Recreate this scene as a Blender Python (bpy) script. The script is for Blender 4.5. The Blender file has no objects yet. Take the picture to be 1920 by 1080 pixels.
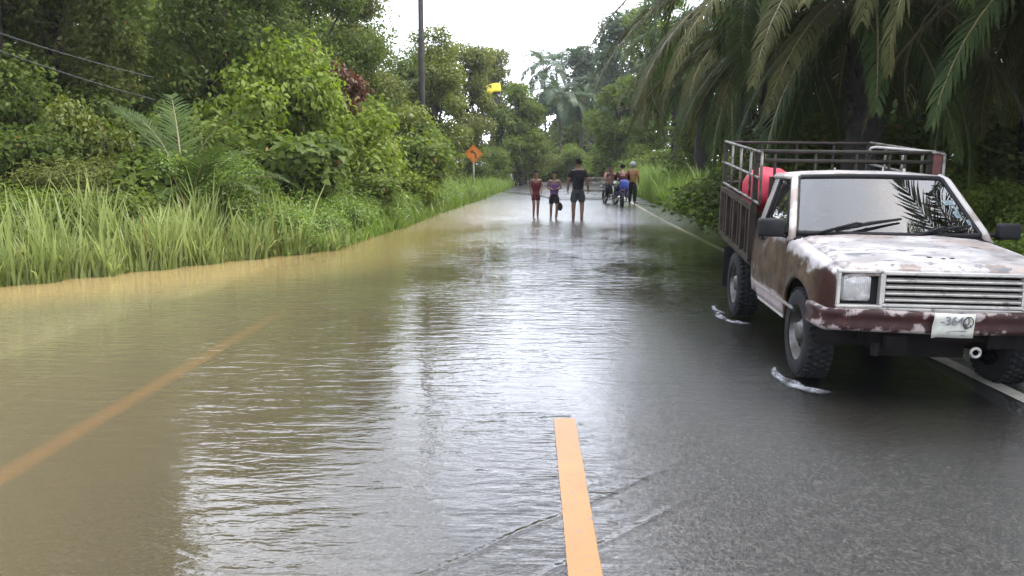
import bpy, bmesh, math, random
import numpy as np
from mathutils import Vector, Matrix, noise, Euler

R = math.radians
SC = bpy.context.scene
COL = SC.collection

# ------------------------------------------------------------------ camera
CAM_H = 1.6
cam_d = bpy.data.cameras.new("camera")
cam = bpy.data.objects.new("camera", cam_d)
COL.objects.link(cam)
cam.location = (0, 0, CAM_H)
cam.rotation_euler = (R(90) - math.atan(232 / 1500), 0, math.atan(35 / 1518))
cam_d.lens = 36 * 1500 / 1920
cam_d.sensor_width = 36
cam_d.clip_start = 0.05
cam_d.clip_end = 2000
SC.camera = cam

# ------------------------------------------------------------------ sky, sun, exposure
SUN_EL, SUN_AZ = 58, 100          # azimuth from +Y towards +X: sun stands high on the right
w = bpy.data.worlds.new("World")
SC.world = w
w.use_nodes = True
nt = w.node_tree
nt.nodes.clear()
def N(t, tree=None, **k):
    n = (tree or nt).nodes.new(t)
    for a, b in k.items():
        setattr(n, a, b)
    return n
out = N("ShaderNodeOutputWorld")
bg = N("ShaderNodeBackground")
sky = N("ShaderNodeTexSky", sky_type='NISHITA')
sky.sun_disc = False
sky.sun_elevation = R(SUN_EL)
sky.sun_rotation = R(SUN_AZ)
sky.air_density = 1.2
sky.dust_density = 3.0
hs = N("ShaderNodeHueSaturation")
hs.inputs["Saturation"].default_value = 0.45
tc = N("ShaderNodeTexCoord")
mp = N("ShaderNodeMapping")
mp.inputs["Scale"].default_value = (1, 1, 1.9)
mp.inputs["Location"].default_value = (3.37, 1.62, 0.4)
cl = N("ShaderNodeTexNoise")
cl.inputs["Scale"].default_value = 3.6
cl.inputs["Detail"].default_value = 9
cl.inputs["Roughness"].default_value = 0.55
cl.inputs["Distortion"].default_value = 0.3
rmp = N("ShaderNodeValToRGB")
rmp.color_ramp.elements[0].position = 0.36
rmp.color_ramp.elements[0].color = (0.25, 0.25, 0.25, 1)
rmp.color_ramp.elements[1].position = 0.58
rmp.color_ramp.elements[1].color = (1, 1, 1, 1)
mx = N("ShaderNodeMix", data_type='RGBA')
mx.inputs["B"].default_value = (9.9, 10.5, 12.0, 1)
L = nt.links.new
L(sky.outputs[0], hs.inputs["Color"])
L(tc.outputs["Generated"], mp.inputs[0]); L(mp.outputs[0], cl.inputs["Vector"])
L(cl.outputs["Fac"], rmp.inputs[0])
L(rmp.outputs[0], mx.inputs["Factor"]); L(hs.outputs[0], mx.inputs["A"])
dt = N("ShaderNodeVectorMath", operation='DOT_PRODUCT')
dt.inputs[1].default_value = (-0.10, 0.86, 0.50)
L(tc.outputs["Generated"], dt.inputs[0])
gm = N("ShaderNodeMapRange", interpolation_type='SMOOTHSTEP')
for k_, q_ in zip(("From Min", "From Max", "To Min", "To Max"), (.45, .98, 0.95, 1.4)): gm.inputs[k_].default_value = q_
L(dt.outputs["Value"], gm.inputs["Value"])
ml = N("ShaderNodeVectorMath", operation='SCALE')
L(mx.outputs["Result"], ml.inputs[0]); L(gm.outputs["Result"], ml.inputs["Scale"])
L(ml.outputs[0], bg.inputs["Color"])
bg.inputs["Strength"].default_value = 0.13
L(bg.outputs[0], out.inputs[0])

sun_d = bpy.data.lights.new("sun", 'SUN')
sun = bpy.data.objects.new("sun", sun_d)
COL.objects.link(sun)
sun_d.energy = 2.3
sun_d.angle = R(10)
sun_d.color = (1, 0.95, 0.86)
sv = Vector((math.sin(R(SUN_AZ)) * math.cos(R(SUN_EL)), math.cos(R(SUN_AZ)) * math.cos(R(SUN_EL)), math.sin(R(SUN_EL))))
sun.rotation_euler = sv.to_track_quat('Z', 'Y').to_euler()
sun.location = sv * 50

SC.view_settings.view_transform = 'Standard'
SC.view_settings.look = 'None'
SC.view_settings.exposure = 1.6
SC.view_settings.gamma = 1
SC.render.engine = 'CYCLES'
SC.cycles.max_bounces = 10
SC.cycles.transparent_max_bounces = 10
SC.cycles.diffuse_bounces = 3
SC.cycles.glossy_bounces = 4
SC.cycles.transmission_bounces = 4
SC.cycles.use_denoising = True
SC.cycles.caustics_reflective = False
SC.cycles.caustics_refractive = False

# ------------------------------------------------------------------ helpers
rnd = random.Random(7)
def lerp(a, b, t): return a + (b - a) * t
def interp(x, pts):
    if x <= pts[0][0]: return pts[0][1]
    for (a, va), (b, vb) in zip(pts, pts[1:]):
        if x <= b: return lerp(va, vb, (x - a) / (b - a))
    return pts[-1][1]
def smooth(t):
    t = max(0, min(1, t)); return t * t * (3 - 2 * t)
def gx(px, Y): return (px - 995) / 1500 * Y          # lateral metres of a bearing at a distance
def gz(py, Y): return CAM_H + (308 - py) / 1500 * Y

def tag(o, label=None, cat=None, group=None, kind=None):
    if label: o["label"] = label
    if cat: o["category"] = cat
    if group: o["group"] = group
    if kind: o["kind"] = kind
    return o
def link(o, parent=None):
    COL.objects.link(o)
    if parent: o.parent = parent
    return o
def empty(name, loc=(0, 0, 0), rot=(0, 0, 0), label=None, cat=None, group=None):
    o = bpy.data.objects.new(name, None)
    o.empty_display_size = 0.3
    link(o); o.location = loc; o.rotation_euler = rot
    return tag(o, label, cat, group)
def children(o): return [c for c in bpy.data.objects if c.parent == o]
KIDS = {}
def copy_thing(root, loc, rot=(0, 0, 0), scale=(1, 1, 1), label=None, group=None):
    r = root.copy(); COL.objects.link(r)
    r.location = loc; r.rotation_euler = rot; r.scale = scale
    if label: r["label"] = label
    if group: r["group"] = group
    for ch in root.children:
        c = ch.copy(); COL.objects.link(c); c.parent = r
        for g in ch.children:
            d = g.copy(); COL.objects.link(d); d.parent = c
    return r

class MB:
    def __init__(s): s.v = []; s.f = []; s.m = []; s.mi = 0
    def add(s, vs, fs):
        o = len(s.v); s.v += [tuple(v) for v in vs]
        for f in fs: s.f.append(tuple(i + o for i in f)); s.m.append(s.mi)
        return s
    def box(s, c, d, rot=None):
        x, y, z = d[0] / 2, d[1] / 2, d[2] / 2
        vs = [Vector((a, b, e)) for a in (-x, x) for b in (-y, y) for e in (-z, z)]
        if rot is not None:
            m = Euler(rot).to_matrix(); vs = [m @ v for v in vs]
        c = Vector(c)
        return s.add([v + c for v in vs], [(0, 1, 3, 2), (4, 6, 7, 5), (0, 4, 5, 1), (2, 3, 7, 6), (0, 2, 6, 4), (1, 5, 7, 3)])
    def tube(s, pts, r, n=8, cap=True):
        pts = [Vector(p) for p in pts]
        if not isinstance(r, (list, tuple)): r = [r] * len(pts)
        vs = []; prev = None
        for i, p in enumerate(pts):
            d = (pts[min(i + 1, len(pts) - 1)] - pts[max(i - 1, 0)])
            d = d.normalized() if d.length > 1e-9 else Vector((0, 0, 1))
            if prev is None:
                a = Vector((0, 0, 1)) if abs(d.z) < 0.9 else Vector((1, 0, 0))
                u = d.cross(a).normalized()
            else:
                u = prev - d * prev.dot(d)
                u = u.normalized() if u.length > 1e-6 else d.orthogonal().normalized()
            prev = u; v = d.cross(u)
            for k in range(n):
                t = 2 * math.pi * (k + .5) / n
                vs.append(p + (u * math.cos(t) + v * math.sin(t)) * r[i])
        fs = []
        for i in range(len(pts) - 1):
            for k in range(n):
                fs.append((i * n + k, i * n + (k + 1) % n, (i + 1) * n + (k + 1) % n, (i + 1) * n + k))
        if cap:
            fs.append(tuple(range(n - 1, -1, -1)))
            fs.append(tuple(range((len(pts) - 1) * n, len(pts) * n)))
        return s.add(vs, fs)
    def bar(s, a, b, w_, h_):                        # square bar between two points
        return s.tube([a, b], max(w_, h_) * 0.7071, 4)
    def grid(s, rows):
        nr, nc = len(rows), len(rows[0])
        return s.add([p for r_ in rows for p in r_],
                     [(i * nc + j, i * nc + j + 1, (i + 1) * nc + j + 1, (i + 1) * nc + j) for i in range(nr - 1) for j in range(nc - 1)])
    def lathe(s, prof, axis='X', n=28, c=(0, 0, 0)):   # prof: (along axis, radius)
        vs = []; c = Vector(c)
        for a, r in prof:
            for k in range(n):
                t = 2 * math.pi * k / n
                p = (a, r * math.cos(t), r * math.sin(t))
                if axis == 'Z': p = (p[1], p[2], p[0])
                if axis == 'Y': p = (p[1], p[0], p[2])
                vs.append(Vector(p) + c)
        fs = []
        for i in range(len(prof) - 1):
            for k in range(n):
                fs.append((i * n + k, i * n + (k + 1) % n, (i + 1) * n + (k + 1) % n, (i + 1) * n + k))
        return s.add(vs, fs)
    def ball(s, c, r, n=12, m=8, fn=None):
        rows = []
        for i in range(m + 1):
            th = math.pi * i / m
            row = []
            for k in range(n + 1):
                ph = 2 * math.pi * k / n
                d = Vector((math.sin(th) * math.cos(ph), math.sin(th) * math.sin(ph), math.cos(th)))
                q = fn(d) if fn else 1
                row.append((c[0] + d.x * r[0] * q, c[1] + d.y * r[1] * q, c[2] + d.z * r[2] * q))
            rows.append(row)
        return s.grid(rows)
    def build(s, name, mats, parent=None, smooth_=False, bevel=0, seg=2, solid=0, sub=0, weld=True):
        me = bpy.data.meshes.new(name)
        me.from_pydata(s.v, [], s.f)
        if not isinstance(mats, (list, tuple)): mats = [mats]
        for m in mats: me.materials.append(m)
        if len(mats) > 1: me.polygons.foreach_set("material_index", s.m)
        if weld:
            bm = bmesh.new(); bm.from_mesh(me)
            bmesh.ops.remove_doubles(bm, verts=bm.verts, dist=1e-5)
            bmesh.ops.recalc_face_normals(bm, faces=bm.faces)
            bm.to_mesh(me); bm.free()
        if smooth_:
            me.polygons.foreach_set("use_smooth", [True] * len(me.polygons))
        o = bpy.data.objects.new(name, me); link(o, parent)
        if solid:
            md = o.modifiers.new("solid", 'SOLIDIFY'); md.thickness = solid; md.offset = -1
        if bevel:
            md = o.modifiers.new("bevel", 'BEVEL'); md.width = bevel; md.segments = seg; md.limit_method = 'ANGLE'; md.angle_limit = R(35)
        if sub:
            md = o.modifiers.new("sub", 'SUBSURF'); md.levels = sub; md.render_levels = sub
        return o

# ------------------------------------------------------------------ materials
def new_mat(name):
    m = bpy.data.materials.new(name); m.use_nodes = True
    t = m.node_tree; t.nodes.clear()
    o = t.nodes.new("ShaderNodeOutputMaterial")
    return m, t, o
def nd(t, typ, ins=None, **k):
    n = t.nodes.new(typ)
    for a, b in k.items(): setattr(n, a, b)
    for a, b in (ins or {}).items():
        if hasattr(b, "is_linked") or isinstance(b, bpy.types.NodeSocket): t.links.new(b, n.inputs[a])
        else: n.inputs[a].default_value = b
    return n
def c4(c): return (c[0], c[1], c[2], 1)
def mixc(t, f, a, b):
    n = nd(t, "ShaderNodeMix", data_type='RGBA')
    for k, v in (("Factor", f), ("A", a), ("B", b)):
        if isinstance(v, bpy.types.NodeSocket): t.links.new(v, n.inputs[k])
        else: n.inputs[k].default_value = v if k == "Factor" else c4(v)
    return n.outputs["Result"]
def mth(t, op, a, b=None, c=None, clamp=False):
    n = t.nodes.new("ShaderNodeMath"); n.operation = op; n.use_clamp = clamp
    for i, v in enumerate((a, b, c)):
        if v is None: continue
        if isinstance(v, bpy.types.NodeSocket): t.links.new(v, n.inputs[i])
        else: n.inputs[i].default_value = v
    return n.outputs[0]
def sstep(t, v, lo, hi, a=0., b=1.):
    n = nd(t, "ShaderNodeMapRange", interpolation_type='SMOOTHSTEP')
    t.links.new(v, n.inputs["Value"])
    for k, q in zip(("From Min", "From Max", "To Min", "To Max"), (lo, hi, a, b)): n.inputs[k].default_value = q
    return n.outputs["Result"]
def noise_n(t, vec, scale, detail=4, rough=.55, stretch=None, dist=0):
    if stretch is not None:
        m = nd(t, "ShaderNodeMapping"); m.inputs["Scale"].default_value = stretch
        t.links.new(vec, m.inputs["Vector"]); vec = m.outputs[0]
    n = nd(t, "ShaderNodeTexNoise", {"Scale": scale, "Detail": detail, "Roughness": rough, "Distortion": dist})
    t.links.new(vec, n.inputs["Vector"])
    return n.outputs["Fac"]
def objco(t): return t.nodes.new("ShaderNodeTexCoord").outputs["Object"]
def worldco(t): return t.nodes.new("ShaderNodeNewGeometry").outputs["Position"]
def bump(t, h, strength, dist):
    n = nd(t, "ShaderNodeBump", {"Strength": strength, "Distance": dist})
    t.links.new(h, n.inputs["Height"]); return n.outputs[0]

def plain(name, col, rough=.6, metal=0, var=.25, scale=8, spec=.5, bmp=0, dirt=None, dirt_amt=.5):
    m, t, o = new_mat(name)
    co = objco(t)
    f = noise_n(t, co, scale, 6, .6)
    c = mixc(t, sstep(t, f, .3, .7), tuple(x * (1 - var) for x in col), tuple(min(1, x * (1 + var)) for x in col))
    if dirt:
        f2 = noise_n(t, co, scale * .45 + 1.3, 8, .65)
        c = mixc(t, sstep(t, f2, .62 - .3 * dirt_amt, .70 - .2 * dirt_amt), c, dirt)
    b = nd(t, "ShaderNodeBsdfPrincipled", {"Roughness": rough, "Metallic": metal, "Specular IOR Level": spec})
    t.links.new(c, b.inputs["Base Color"])
    if bmp: t.links.new(bump(t, noise_n(t, co, scale * 4, 6), .6, bmp), b.inputs["Normal"])
    t.links.new(b.outputs[0], o.inputs[0])
    return m

def leaf_mat(name, col, col2, trans=.35, rough=.45, gloss=.35, dead_at=.992):
    m, t, o = new_mat(name)
    g = t.nodes.new("ShaderNodeNewGeometry")
    oi = t.nodes.new("ShaderNodeObjectInfo")
    f = noise_n(t, g.outputs["Position"], 1.1, 3)
    k = mth(t, 'ADD', mth(t, 'MULTIPLY', g.outputs["Random Per Island"], .6), mth(t, 'MULTIPLY', f, .8))
    k = mth(t, 'ADD', k, mth(t, 'MULTIPLY_ADD', oi.outputs["Random"], .3, -.37), clamp=True)
    c = mixc(t, k, col, col2)
    dead = mth(t, 'GREATER_THAN', g.outputs["Random Per Island"], dead_at)
    c = mixc(t, dead, c, (.16, .11, .04))
    b = nd(t, "ShaderNodeBsdfPrincipled", {"Roughness": rough, "Specular IOR Level": gloss})
    t.links.new(c, b.inputs["Base Color"])
    tr = nd(t, "ShaderNodeBsdfTranslucent")
    c2 = nd(t, "ShaderNodeHueSaturation", {"Saturation": 1.1, "Value": 1.5}); t.links.new(c, c2.inputs["Color"])
    t.links.new(c2.outputs[0], tr.inputs["Color"])
    mx = nd(t, "ShaderNodeMixShader", {0: trans})
    t.links.new(b.outputs[0], mx.inputs[1]); t.links.new(tr.outputs[0], mx.inputs[2])
    t.links.new(mx.outputs[0], o.inputs[0])
    return m

M = {}
M["leaf_dark"] = leaf_mat("leaf_dark", (.032, .050, .011), (.092, .124, .026), .4, .55, .12)
M["leaf_mid"] = leaf_mat("leaf_mid", (.046, .072, .012), (.115, .150, .028), .42, .55, .18)
M["leaf_bright"] = leaf_mat("leaf_bright", (.072, .110, .014), (.165, .215, .034), .42, .55, .18)
M["leaf_yellow"] = leaf_mat("leaf_yellow", (0.062, 0.087, 0.012), (0.149, 0.167, 0.028), .4)
M["leaf_olive"] = leaf_mat("leaf_olive", (.048, .062, .014), (.120, .132, .032), .4, .55, .18)
M["leaf_red"] = leaf_mat("leaf_red", (0.056, 0.019, 0.011), (0.105, 0.043, 0.022))
M["leaf_far"] = leaf_mat("leaf_far", (.022, .040, .016), (.050, .080, .030))
M["grass"] = leaf_mat("grass", (.090, .130, .030), (.29, .325, .115), .45)
M["herb"] = leaf_mat("herb", (.060, .098, .015), (.15, .215, .040), .4)
M["frond"] = leaf_mat("frond", (.018, .034, .009), (.050, .072, .020), .28, .55, .10, 2.)
M["frond_dry"] = leaf_mat("frond_dry", (.029, .033, .011), (.080, .079, .027), .25, .6, .08, 2.)
M["frond_green"] = leaf_mat("frond_green", (.026, .046, .011), (.066, .100, .022), .35, .55, .12, 2.)
M["rachis"] = plain("rachis", (.10, .085, .03), .6)
M["bark"] = plain("bark", (.04, .032, .024), .9, var=.5, scale=5, bmp=.02, spec=.15)
M["bark_dark"] = plain("bark_dark", (.015, .013, .011), .9, var=.5, scale=6, bmp=.03)
M["soil"] = plain("soil", (.03, .034, .016), .95, var=.5, scale=2, bmp=.03)

# ------------------------------------------------------------------ the ground, the road and the flood
def rc(Y): return 0.2 + 0.034 * max(0, Y - 8) - 0.0022 * max(0, Y - 62) ** 2   # road centre
BANK = [(-20, -16), (0, -15), (6, -12), (8.5, -9.6), (10.2, -6.9), (14.8, -3.7), (20, -3.2), (26.4, -2.9), (36, -2.25), (52, -1.35), (62, -1.0), (90, -3.6), (400, -200)]
def bank_left(Y): return interp(Y, BANK)
def bank_right(Y): return rc(Y) + interp(Y, [(0, 4.9), (9, 4.7), (20, 4.2), (34, 3.9), (60, 3.7)])
def depth(X, Y):
    u = X - rc(Y)
    d0 = interp(Y, [(0, .008), (5, .009), (9, .012), (14, .018), (20, .045), (26, .055), (31, .03), (37, -.004), (48, -.03), (80, -.06)])
    if u < 0:
        left = interp(Y, [(0, .05), (20, .042), (30, .030), (40, .012), (60, 0.0)])
        d = max(d0, .001 if Y < 36 else d0) + left * (-u)
    else:
        d = d0
        if u > 2.7: d -= (u - 2.7) * .034
    d += (.003 * noise.noise(Vector((X * .55, Y * .4, 3))) + .0015 * noise.noise(Vector((X * 1.9, Y * 1.2, 5)))) * (0 if (abs(u - .04) < .25 and Y < 5.6) else 1)
    return d
def ground_z(X, Y):
    bl, br = bank_left(Y), bank_right(Y)
    n = noise.noise(Vector((X * .3, Y * .3, 0))) * .12
    if X < bl:
        t = bl - X
        return -.16 + .55 * smooth(t / 2.2) + n * smooth(t / 1.5) + min(1.2, .03 * t)
    if X > br:
        t = X - br
        return -.05 + .5 * smooth(t / 2.0) + n * smooth(t / 1.5)
    if Y < 60 and X < rc(Y) - 4.2:
        return min(-.20, -depth(X, Y) - .05)
    return -.24
def grid_mesh(name, xs, ys, zf, mat, parent=None):
    me = bpy.data.meshes.new(name)
    nx, ny = len(xs), len(ys)
    vs = [(x, y, zf(x, y)) for y in ys for x in xs]
    fs = [(j * nx + i, j * nx + i + 1, (j + 1) * nx + i + 1, (j + 1) * nx + i) for j in range(ny - 1) for i in range(nx - 1)]
    me.from_pydata(vs, [], fs); me.materials.append(mat)
    me.polygons.foreach_set("use_smooth", [True] * len(fs))
    o = bpy.data.objects.new(name, me); link(o, parent); return o
def frange(a, b, s):
    n = int(round((b - a) / s)); return [a + (b - a) * i / n for i in range(n + 1)]
gxs = [-600, -300, -150, -80, -50, -35] + frange(-25, 16, .5) + [20, 30, 50, 90, 180, 400, 700]
gys = [-200, -80, -30, -15] + frange(-8, 70, .6) + [75, 80, 90, 110, 150, 250, 500, 1200]
tag(grid_mesh("ground", gxs, gys, ground_z, M["soil"]), kind="structure")

# wet asphalt
m, t, o = new_mat("asphalt")
co = worldco(t)
g1 = noise_n(t, co, 55, 3, .75)
g2 = noise_n(t, co, .9, 5, .6, (1, .35, 1))
c = mixc(t, sstep(t, g1, .42, .68), (.006, .006, .0065), (.070, .069, .067))
c = mixc(t, sstep(t, g2, .45, .75, 0, .5), c, (.024, .019, .016))
b = nd(t, "ShaderNodeBsdfPrincipled", {"Specular IOR Level": .5})
t.links.new(c, b.inputs["Base Color"])
rg = noise_n(t, co, 2.2, 6, .65, (1, .5, 1))
zz = nd(t, "ShaderNodeSeparateXYZ"); t.links.new(co, zz.inputs[0])
wet = sstep(t, zz.outputs["Z"], -.002, .012)
t.links.new(mth(t, 'ADD', mth(t, 'MULTIPLY', wet, .16), sstep(t, rg, .35, .7, .10, .20)), b.inputs["Roughness"])
hh = mth(t, 'ADD', noise_n(t, co, 60, 3, .7), mth(t, 'MULTIPLY', noise_n(t, co, 17, 3), 1.2))
t.links.new(bump(t, hh, .8, .006), b.inputs["Normal"])
t.links.new(b.outputs[0], o.inputs[0])
M["asphalt"] = m
us = frange(-4.2, 3.9, .15)
rys = frange(-3, 20, .2) + frange(20.5, 90, .5)
def strip(name, us, ys, lift, mat):
    vs = []; nx = len(us)
    for y in ys:
        for u in us:
            x = rc(y) + u; vs.append((x, y, -depth(x, y) + lift))
    fs = [(j * nx + i, j * nx + i + 1, (j + 1) * nx + i + 1, (j + 1) * nx + i) for j in range(len(ys) - 1) for i in range(nx - 1)]
    me = bpy.data.meshes.new(name); me.from_pydata(vs, [], fs); me.materials.append(mat)
    me.polygons.foreach_set("use_smooth", [True] * len(fs))
    o = bpy.data.objects.new(name, me); link(o); return tag(o, kind="structure")
strip("road", us, rys, 0, M["asphalt"])

def line_mat(name, col, wear):
    m, t, o = new_mat(name)
    co = worldco(t)
    f = noise_n(t, co, 17, 8, .72); f2 = noise_n(t, co, 3, 4, .6)
    c = mixc(t, sstep(t, f2, .3, .7), col, tuple(x * .8 for x in col))
    c = mixc(t, mth(t, 'MULTIPLY', sstep(t, f, .55, .66), wear), c, (.06, .055, .05))
    b = nd(t, "ShaderNodeBsdfPrincipled", {"Roughness": .45}); t.links.new(c, b.inputs["Base Color"])
    t.links.new(bump(t, f, .4, .003), b.inputs["Normal"])
    t.links.new(b.outputs[0], o.inputs[0]); return m
M["line_yellow"] = line_mat("line_yellow", (.195, .082, .0065), .8)
M["line_orange"] = line_mat("line_orange", (.50, .19, .034), .3)
M["line_white"] = line_mat("line_white", (.34, .325, .28), .5)
def worn_edges(ob, mat, covers):
    """paint that thins out at its rim: the cover of each lengthwise row, broken up by grain"""
    n_ = len(covers); tr_ = mat.node_tree
    a_ = ob.data.attributes.new("cover", 'FLOAT', 'POINT'); nv = len(ob.data.vertices)
    a_.data.foreach_set("value", [0 if i >= nv - n_ else covers[i % n_] for i in range(nv)])
    la = nd(tr_, "ShaderNodeAttribute", attribute_name="cover"); co_ = worldco(tr_)
    gr_ = mth(tr_, 'ADD', mth(tr_, 'MULTIPLY', noise_n(tr_, co_, 26, 5, .7), .9), mth(tr_, 'MULTIPLY', noise_n(tr_, co_, 120, 3, .7), .5))
    al_ = sstep(tr_, mth(tr_, 'SUBTRACT', la.outputs["Fac"], mth(tr_, 'MULTIPLY', gr_, .55)), .0, .16)
    pr_ = [n for n in tr_.nodes if n.type == 'BSDF_PRINCIPLED'][0]; ou_ = [n for n in tr_.nodes if n.type == 'OUTPUT_MATERIAL'][0]
    tp_ = nd(tr_, "ShaderNodeBsdfTransparent"); mx_ = nd(tr_, "ShaderNodeMixShader")
    tr_.links.new(al_, mx_.inputs[0]); tr_.links.new(tp_.outputs[0], mx_.inputs[1]); tr_.links.new(pr_.outputs[0], mx_.inputs[2]); tr_.links.new(mx_.outputs[0], ou_.inputs[0])
worn_edges(strip("centre_line", [-.056, -.034, .02, .074, .096], frange(1.5, 4.92, .045), .016, M["line_yellow"]), M["line_yellow"], (.12, 1, 1, 1, .12))
lo = strip("left_edge_line", [-3.34, -3.28, -3.21, -3.14, -3.08], frange(-2, 12, .2), .006, M["line_orange"])
al = lo.data.attributes.new("cover", 'FLOAT', 'POINT')
al.data.foreach_set("value", [(0, .75, 1, .75, 0)[i % 5] * smooth((11.5 - v.co.y) / 5) for i, v in enumerate(lo.data.vertices)])
lt = M["line_orange"].node_tree
la = nd(lt, "ShaderNodeAttribute", attribute_name="cover"); ltr = nd(lt, "ShaderNodeBsdfTransparent"); lmx = nd(lt, "ShaderNodeMixShader")
lpr = [n for n in lt.nodes if n.type == 'BSDF_PRINCIPLED'][0]; lou = [n for n in lt.nodes if n.type == 'OUTPUT_MATERIAL'][0]
lt.links.new(la.outputs["Fac"], lmx.inputs[0]); lt.links.new(ltr.outputs[0], lmx.inputs[1]); lt.links.new(lpr.outputs[0], lmx.inputs[2]); lt.links.new(lmx.outputs[0], lou.inputs[0])
strip("right_edge_line", [3.13, 3.25], frange(0, 70, .25), .006, M["line_white"])

# flood water: brown and cloudy where it is deep, clear film where it is thin
m, t, o = new_mat("flood_water")
co = worldco(t)
at = nd(t, "ShaderNodeAttribute", attribute_name="murk")
sx = nd(t, "ShaderNodeSeparateXYZ"); t.links.new(co, sx.inputs[0])
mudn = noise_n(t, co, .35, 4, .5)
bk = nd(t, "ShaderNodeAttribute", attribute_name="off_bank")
bank_mix = mth(t, 'ADD', bk.outputs["Fac"], mth(t, 'MULTIPLY_ADD', mudn, 2.2, -1.1))
mud = mixc(t, sstep(t, bank_mix, .8, 4.6), (.215, .156, .070), (.104, .087, .051))  # mud tone runs paler and warmer towards the left bank
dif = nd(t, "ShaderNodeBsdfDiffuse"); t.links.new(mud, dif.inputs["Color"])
tra = nd(t, "ShaderNodeBsdfTransparent", {"Color": (.86, .82, .74, 1)})
body = nd(t, "ShaderNodeMixShader"); t.links.new(at.outputs["Fac"], body.inputs[0])
t.links.new(tra.outputs[0], body.inputs[1]); t.links.new(dif.outputs[0], body.inputs[2])
patch = sstep(t, noise_n(t, co, .55, 3, .5, (1, .7, 1)), .38, .66, .38, 1.0)
r1 = noise_n(t, co, 5.5, 2, .5, (.45, 1.6, 1), .6)
r2 = noise_n(t, co, 13, 2, .5, (.7, 1.5, 1), .4)
r3 = noise_n(t, co, 38, 2, .5, (1, 1.3, 1))
shal = mth(t, 'SUBTRACT', 1.0, at.outputs["Fac"], clamp=True)
h = mth(t, 'MULTIPLY', r1, 1.0)
h = mth(t, 'ADD', h, mth(t, 'MULTIPLY', r2, mth(t, 'MULTIPLY_ADD', shal, .25, .22)))
h = mth(t, 'ADD', h, mth(t, 'MULTIPLY', r3, mth(t, 'MULTIPLY', shal, .12)))
h = mth(t, 'MULTIPLY', h, patch)
fb = nd(t, "ShaderNodeAttribute", attribute_name="film")
ha = mth(t, 'ADD', noise_n(t, co, 70, 3, .7), noise_n(t, co, 24, 3, .6, (1, .6, 1)))
h = mth(t, 'ADD', mth(t, 'MULTIPLY', h, mth(t, 'MULTIPLY_ADD', fb.outputs["Fac"], -.3, 1.0)), mth(t, 'MULTIPLY', ha, mth(t, 'MULTIPLY', fb.outputs["Fac"], .42)))
far_ = sstep(t, sx.outputs["Y"], 11., 20., 1.0, 2.3)
h = mth(t, 'MULTIPLY', h, far_)
def wavefront(ax_, ay_, bx_, by_, wid):                 # a low ripple front crossing the road
    lx, ly = bx_ - ax_, by_ - ay_; ll = math.hypot(lx, ly); nx_, ny_ = -ly / ll, lx / ll
    d_ = mth(t, 'ADD', mth(t, 'MULTIPLY', sx.outputs["X"], nx_), mth(t, 'MULTIPLY_ADD', sx.outputs["Y"], ny_, -(ax_ * nx_ + ay_ * ny_)))
    d_ = mth(t, 'ADD', d_, mth(t, 'MULTIPLY_ADD', noise_n(t, co, 2.2, 3), .10, -.05))
    g_ = mth(t, 'POWER', 2.718, mth(t, 'MULTIPLY', mth(t, 'MULTIPLY', d_, d_), -1 / (wid * wid)))
    return mth(t, 'MULTIPLY', g_, mth(t, 'MULTIPLY', sstep(t, sx.outputs["X"], -1.2, .1, .3, 1.0), sstep(t, sx.outputs["X"], .35, 1.1, 1.0, 0)))
for a_ in ((-.41, 2.96, .70, 4.06, .022), (.02, 2.92, .20, 3.10, .02)):
    h = mth(t, 'ADD', h, mth(t, 'MULTIPLY', wavefront(*a_), .42))
nb = bump(t, h, 1.0, .0125)
fr = nd(t, "ShaderNodeFresnel", {"IOR": 1.33}); t.links.new(nb, fr.inputs["Normal"])
fa = nd(t, "ShaderNodeAttribute", attribute_name="film")
gl = nd(t, "ShaderNodeBsdfGlossy", {"Color": (1, 1, 1, 1)})
t.links.new(mth(t, 'ADD', mth(t, 'MULTIPLY_ADD', fa.outputs["Fac"], .225, .03), sstep(t, sx.outputs["Y"], 16., 24., 0, .16)), gl.inputs["Roughness"]); t.links.new(nb, gl.inputs["Normal"])
ms = nd(t, "ShaderNodeMixShader"); t.links.new(fr.outputs[0], ms.inputs[0])
t.links.new(body.outputs[0], ms.inputs[1]); t.links.new(gl.outputs[0], ms.inputs[2])
t.links.new(ms.outputs[0], o.inputs[0])
M["water"] = m
wxs = [-90, -60, -40, -30] + frange(-24, 6.5, .25)
wys = [-40, -20, -10] + frange(-5, 30, .25) + frange(30.5, 70, .5)
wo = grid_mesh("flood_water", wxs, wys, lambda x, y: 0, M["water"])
ca = wo.data.attributes.new("murk", 'FLOAT', 'POINT')
vals = []
for v in wo.data.vertices:
    x, y = v.co.x, v.co.y
    d = max(0, depth(x, y)) if x > rc(y) - 4.2 else max(.15, depth(x, y))
    u = x - rc(y)
    k = 1 - math.exp(-7.8 * max(0, d - .030))
    if u < -4.5: k = min(1, k + .2)
    vals.append(min(.97, k))
ca.data.foreach_set("value", vals)
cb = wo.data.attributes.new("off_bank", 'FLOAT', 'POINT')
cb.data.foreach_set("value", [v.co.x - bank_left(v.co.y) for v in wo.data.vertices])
cf = wo.data.attributes.new("film", 'FLOAT', 'POINT')
cf.data.foreach_set("value", [smooth((11.5 - v.co.y) / 8.0) * smooth((v.co.x - rc(v.co.y) + .15) / 1.3) for v in wo.data.vertices])
tag(wo, kind="structure")
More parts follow.
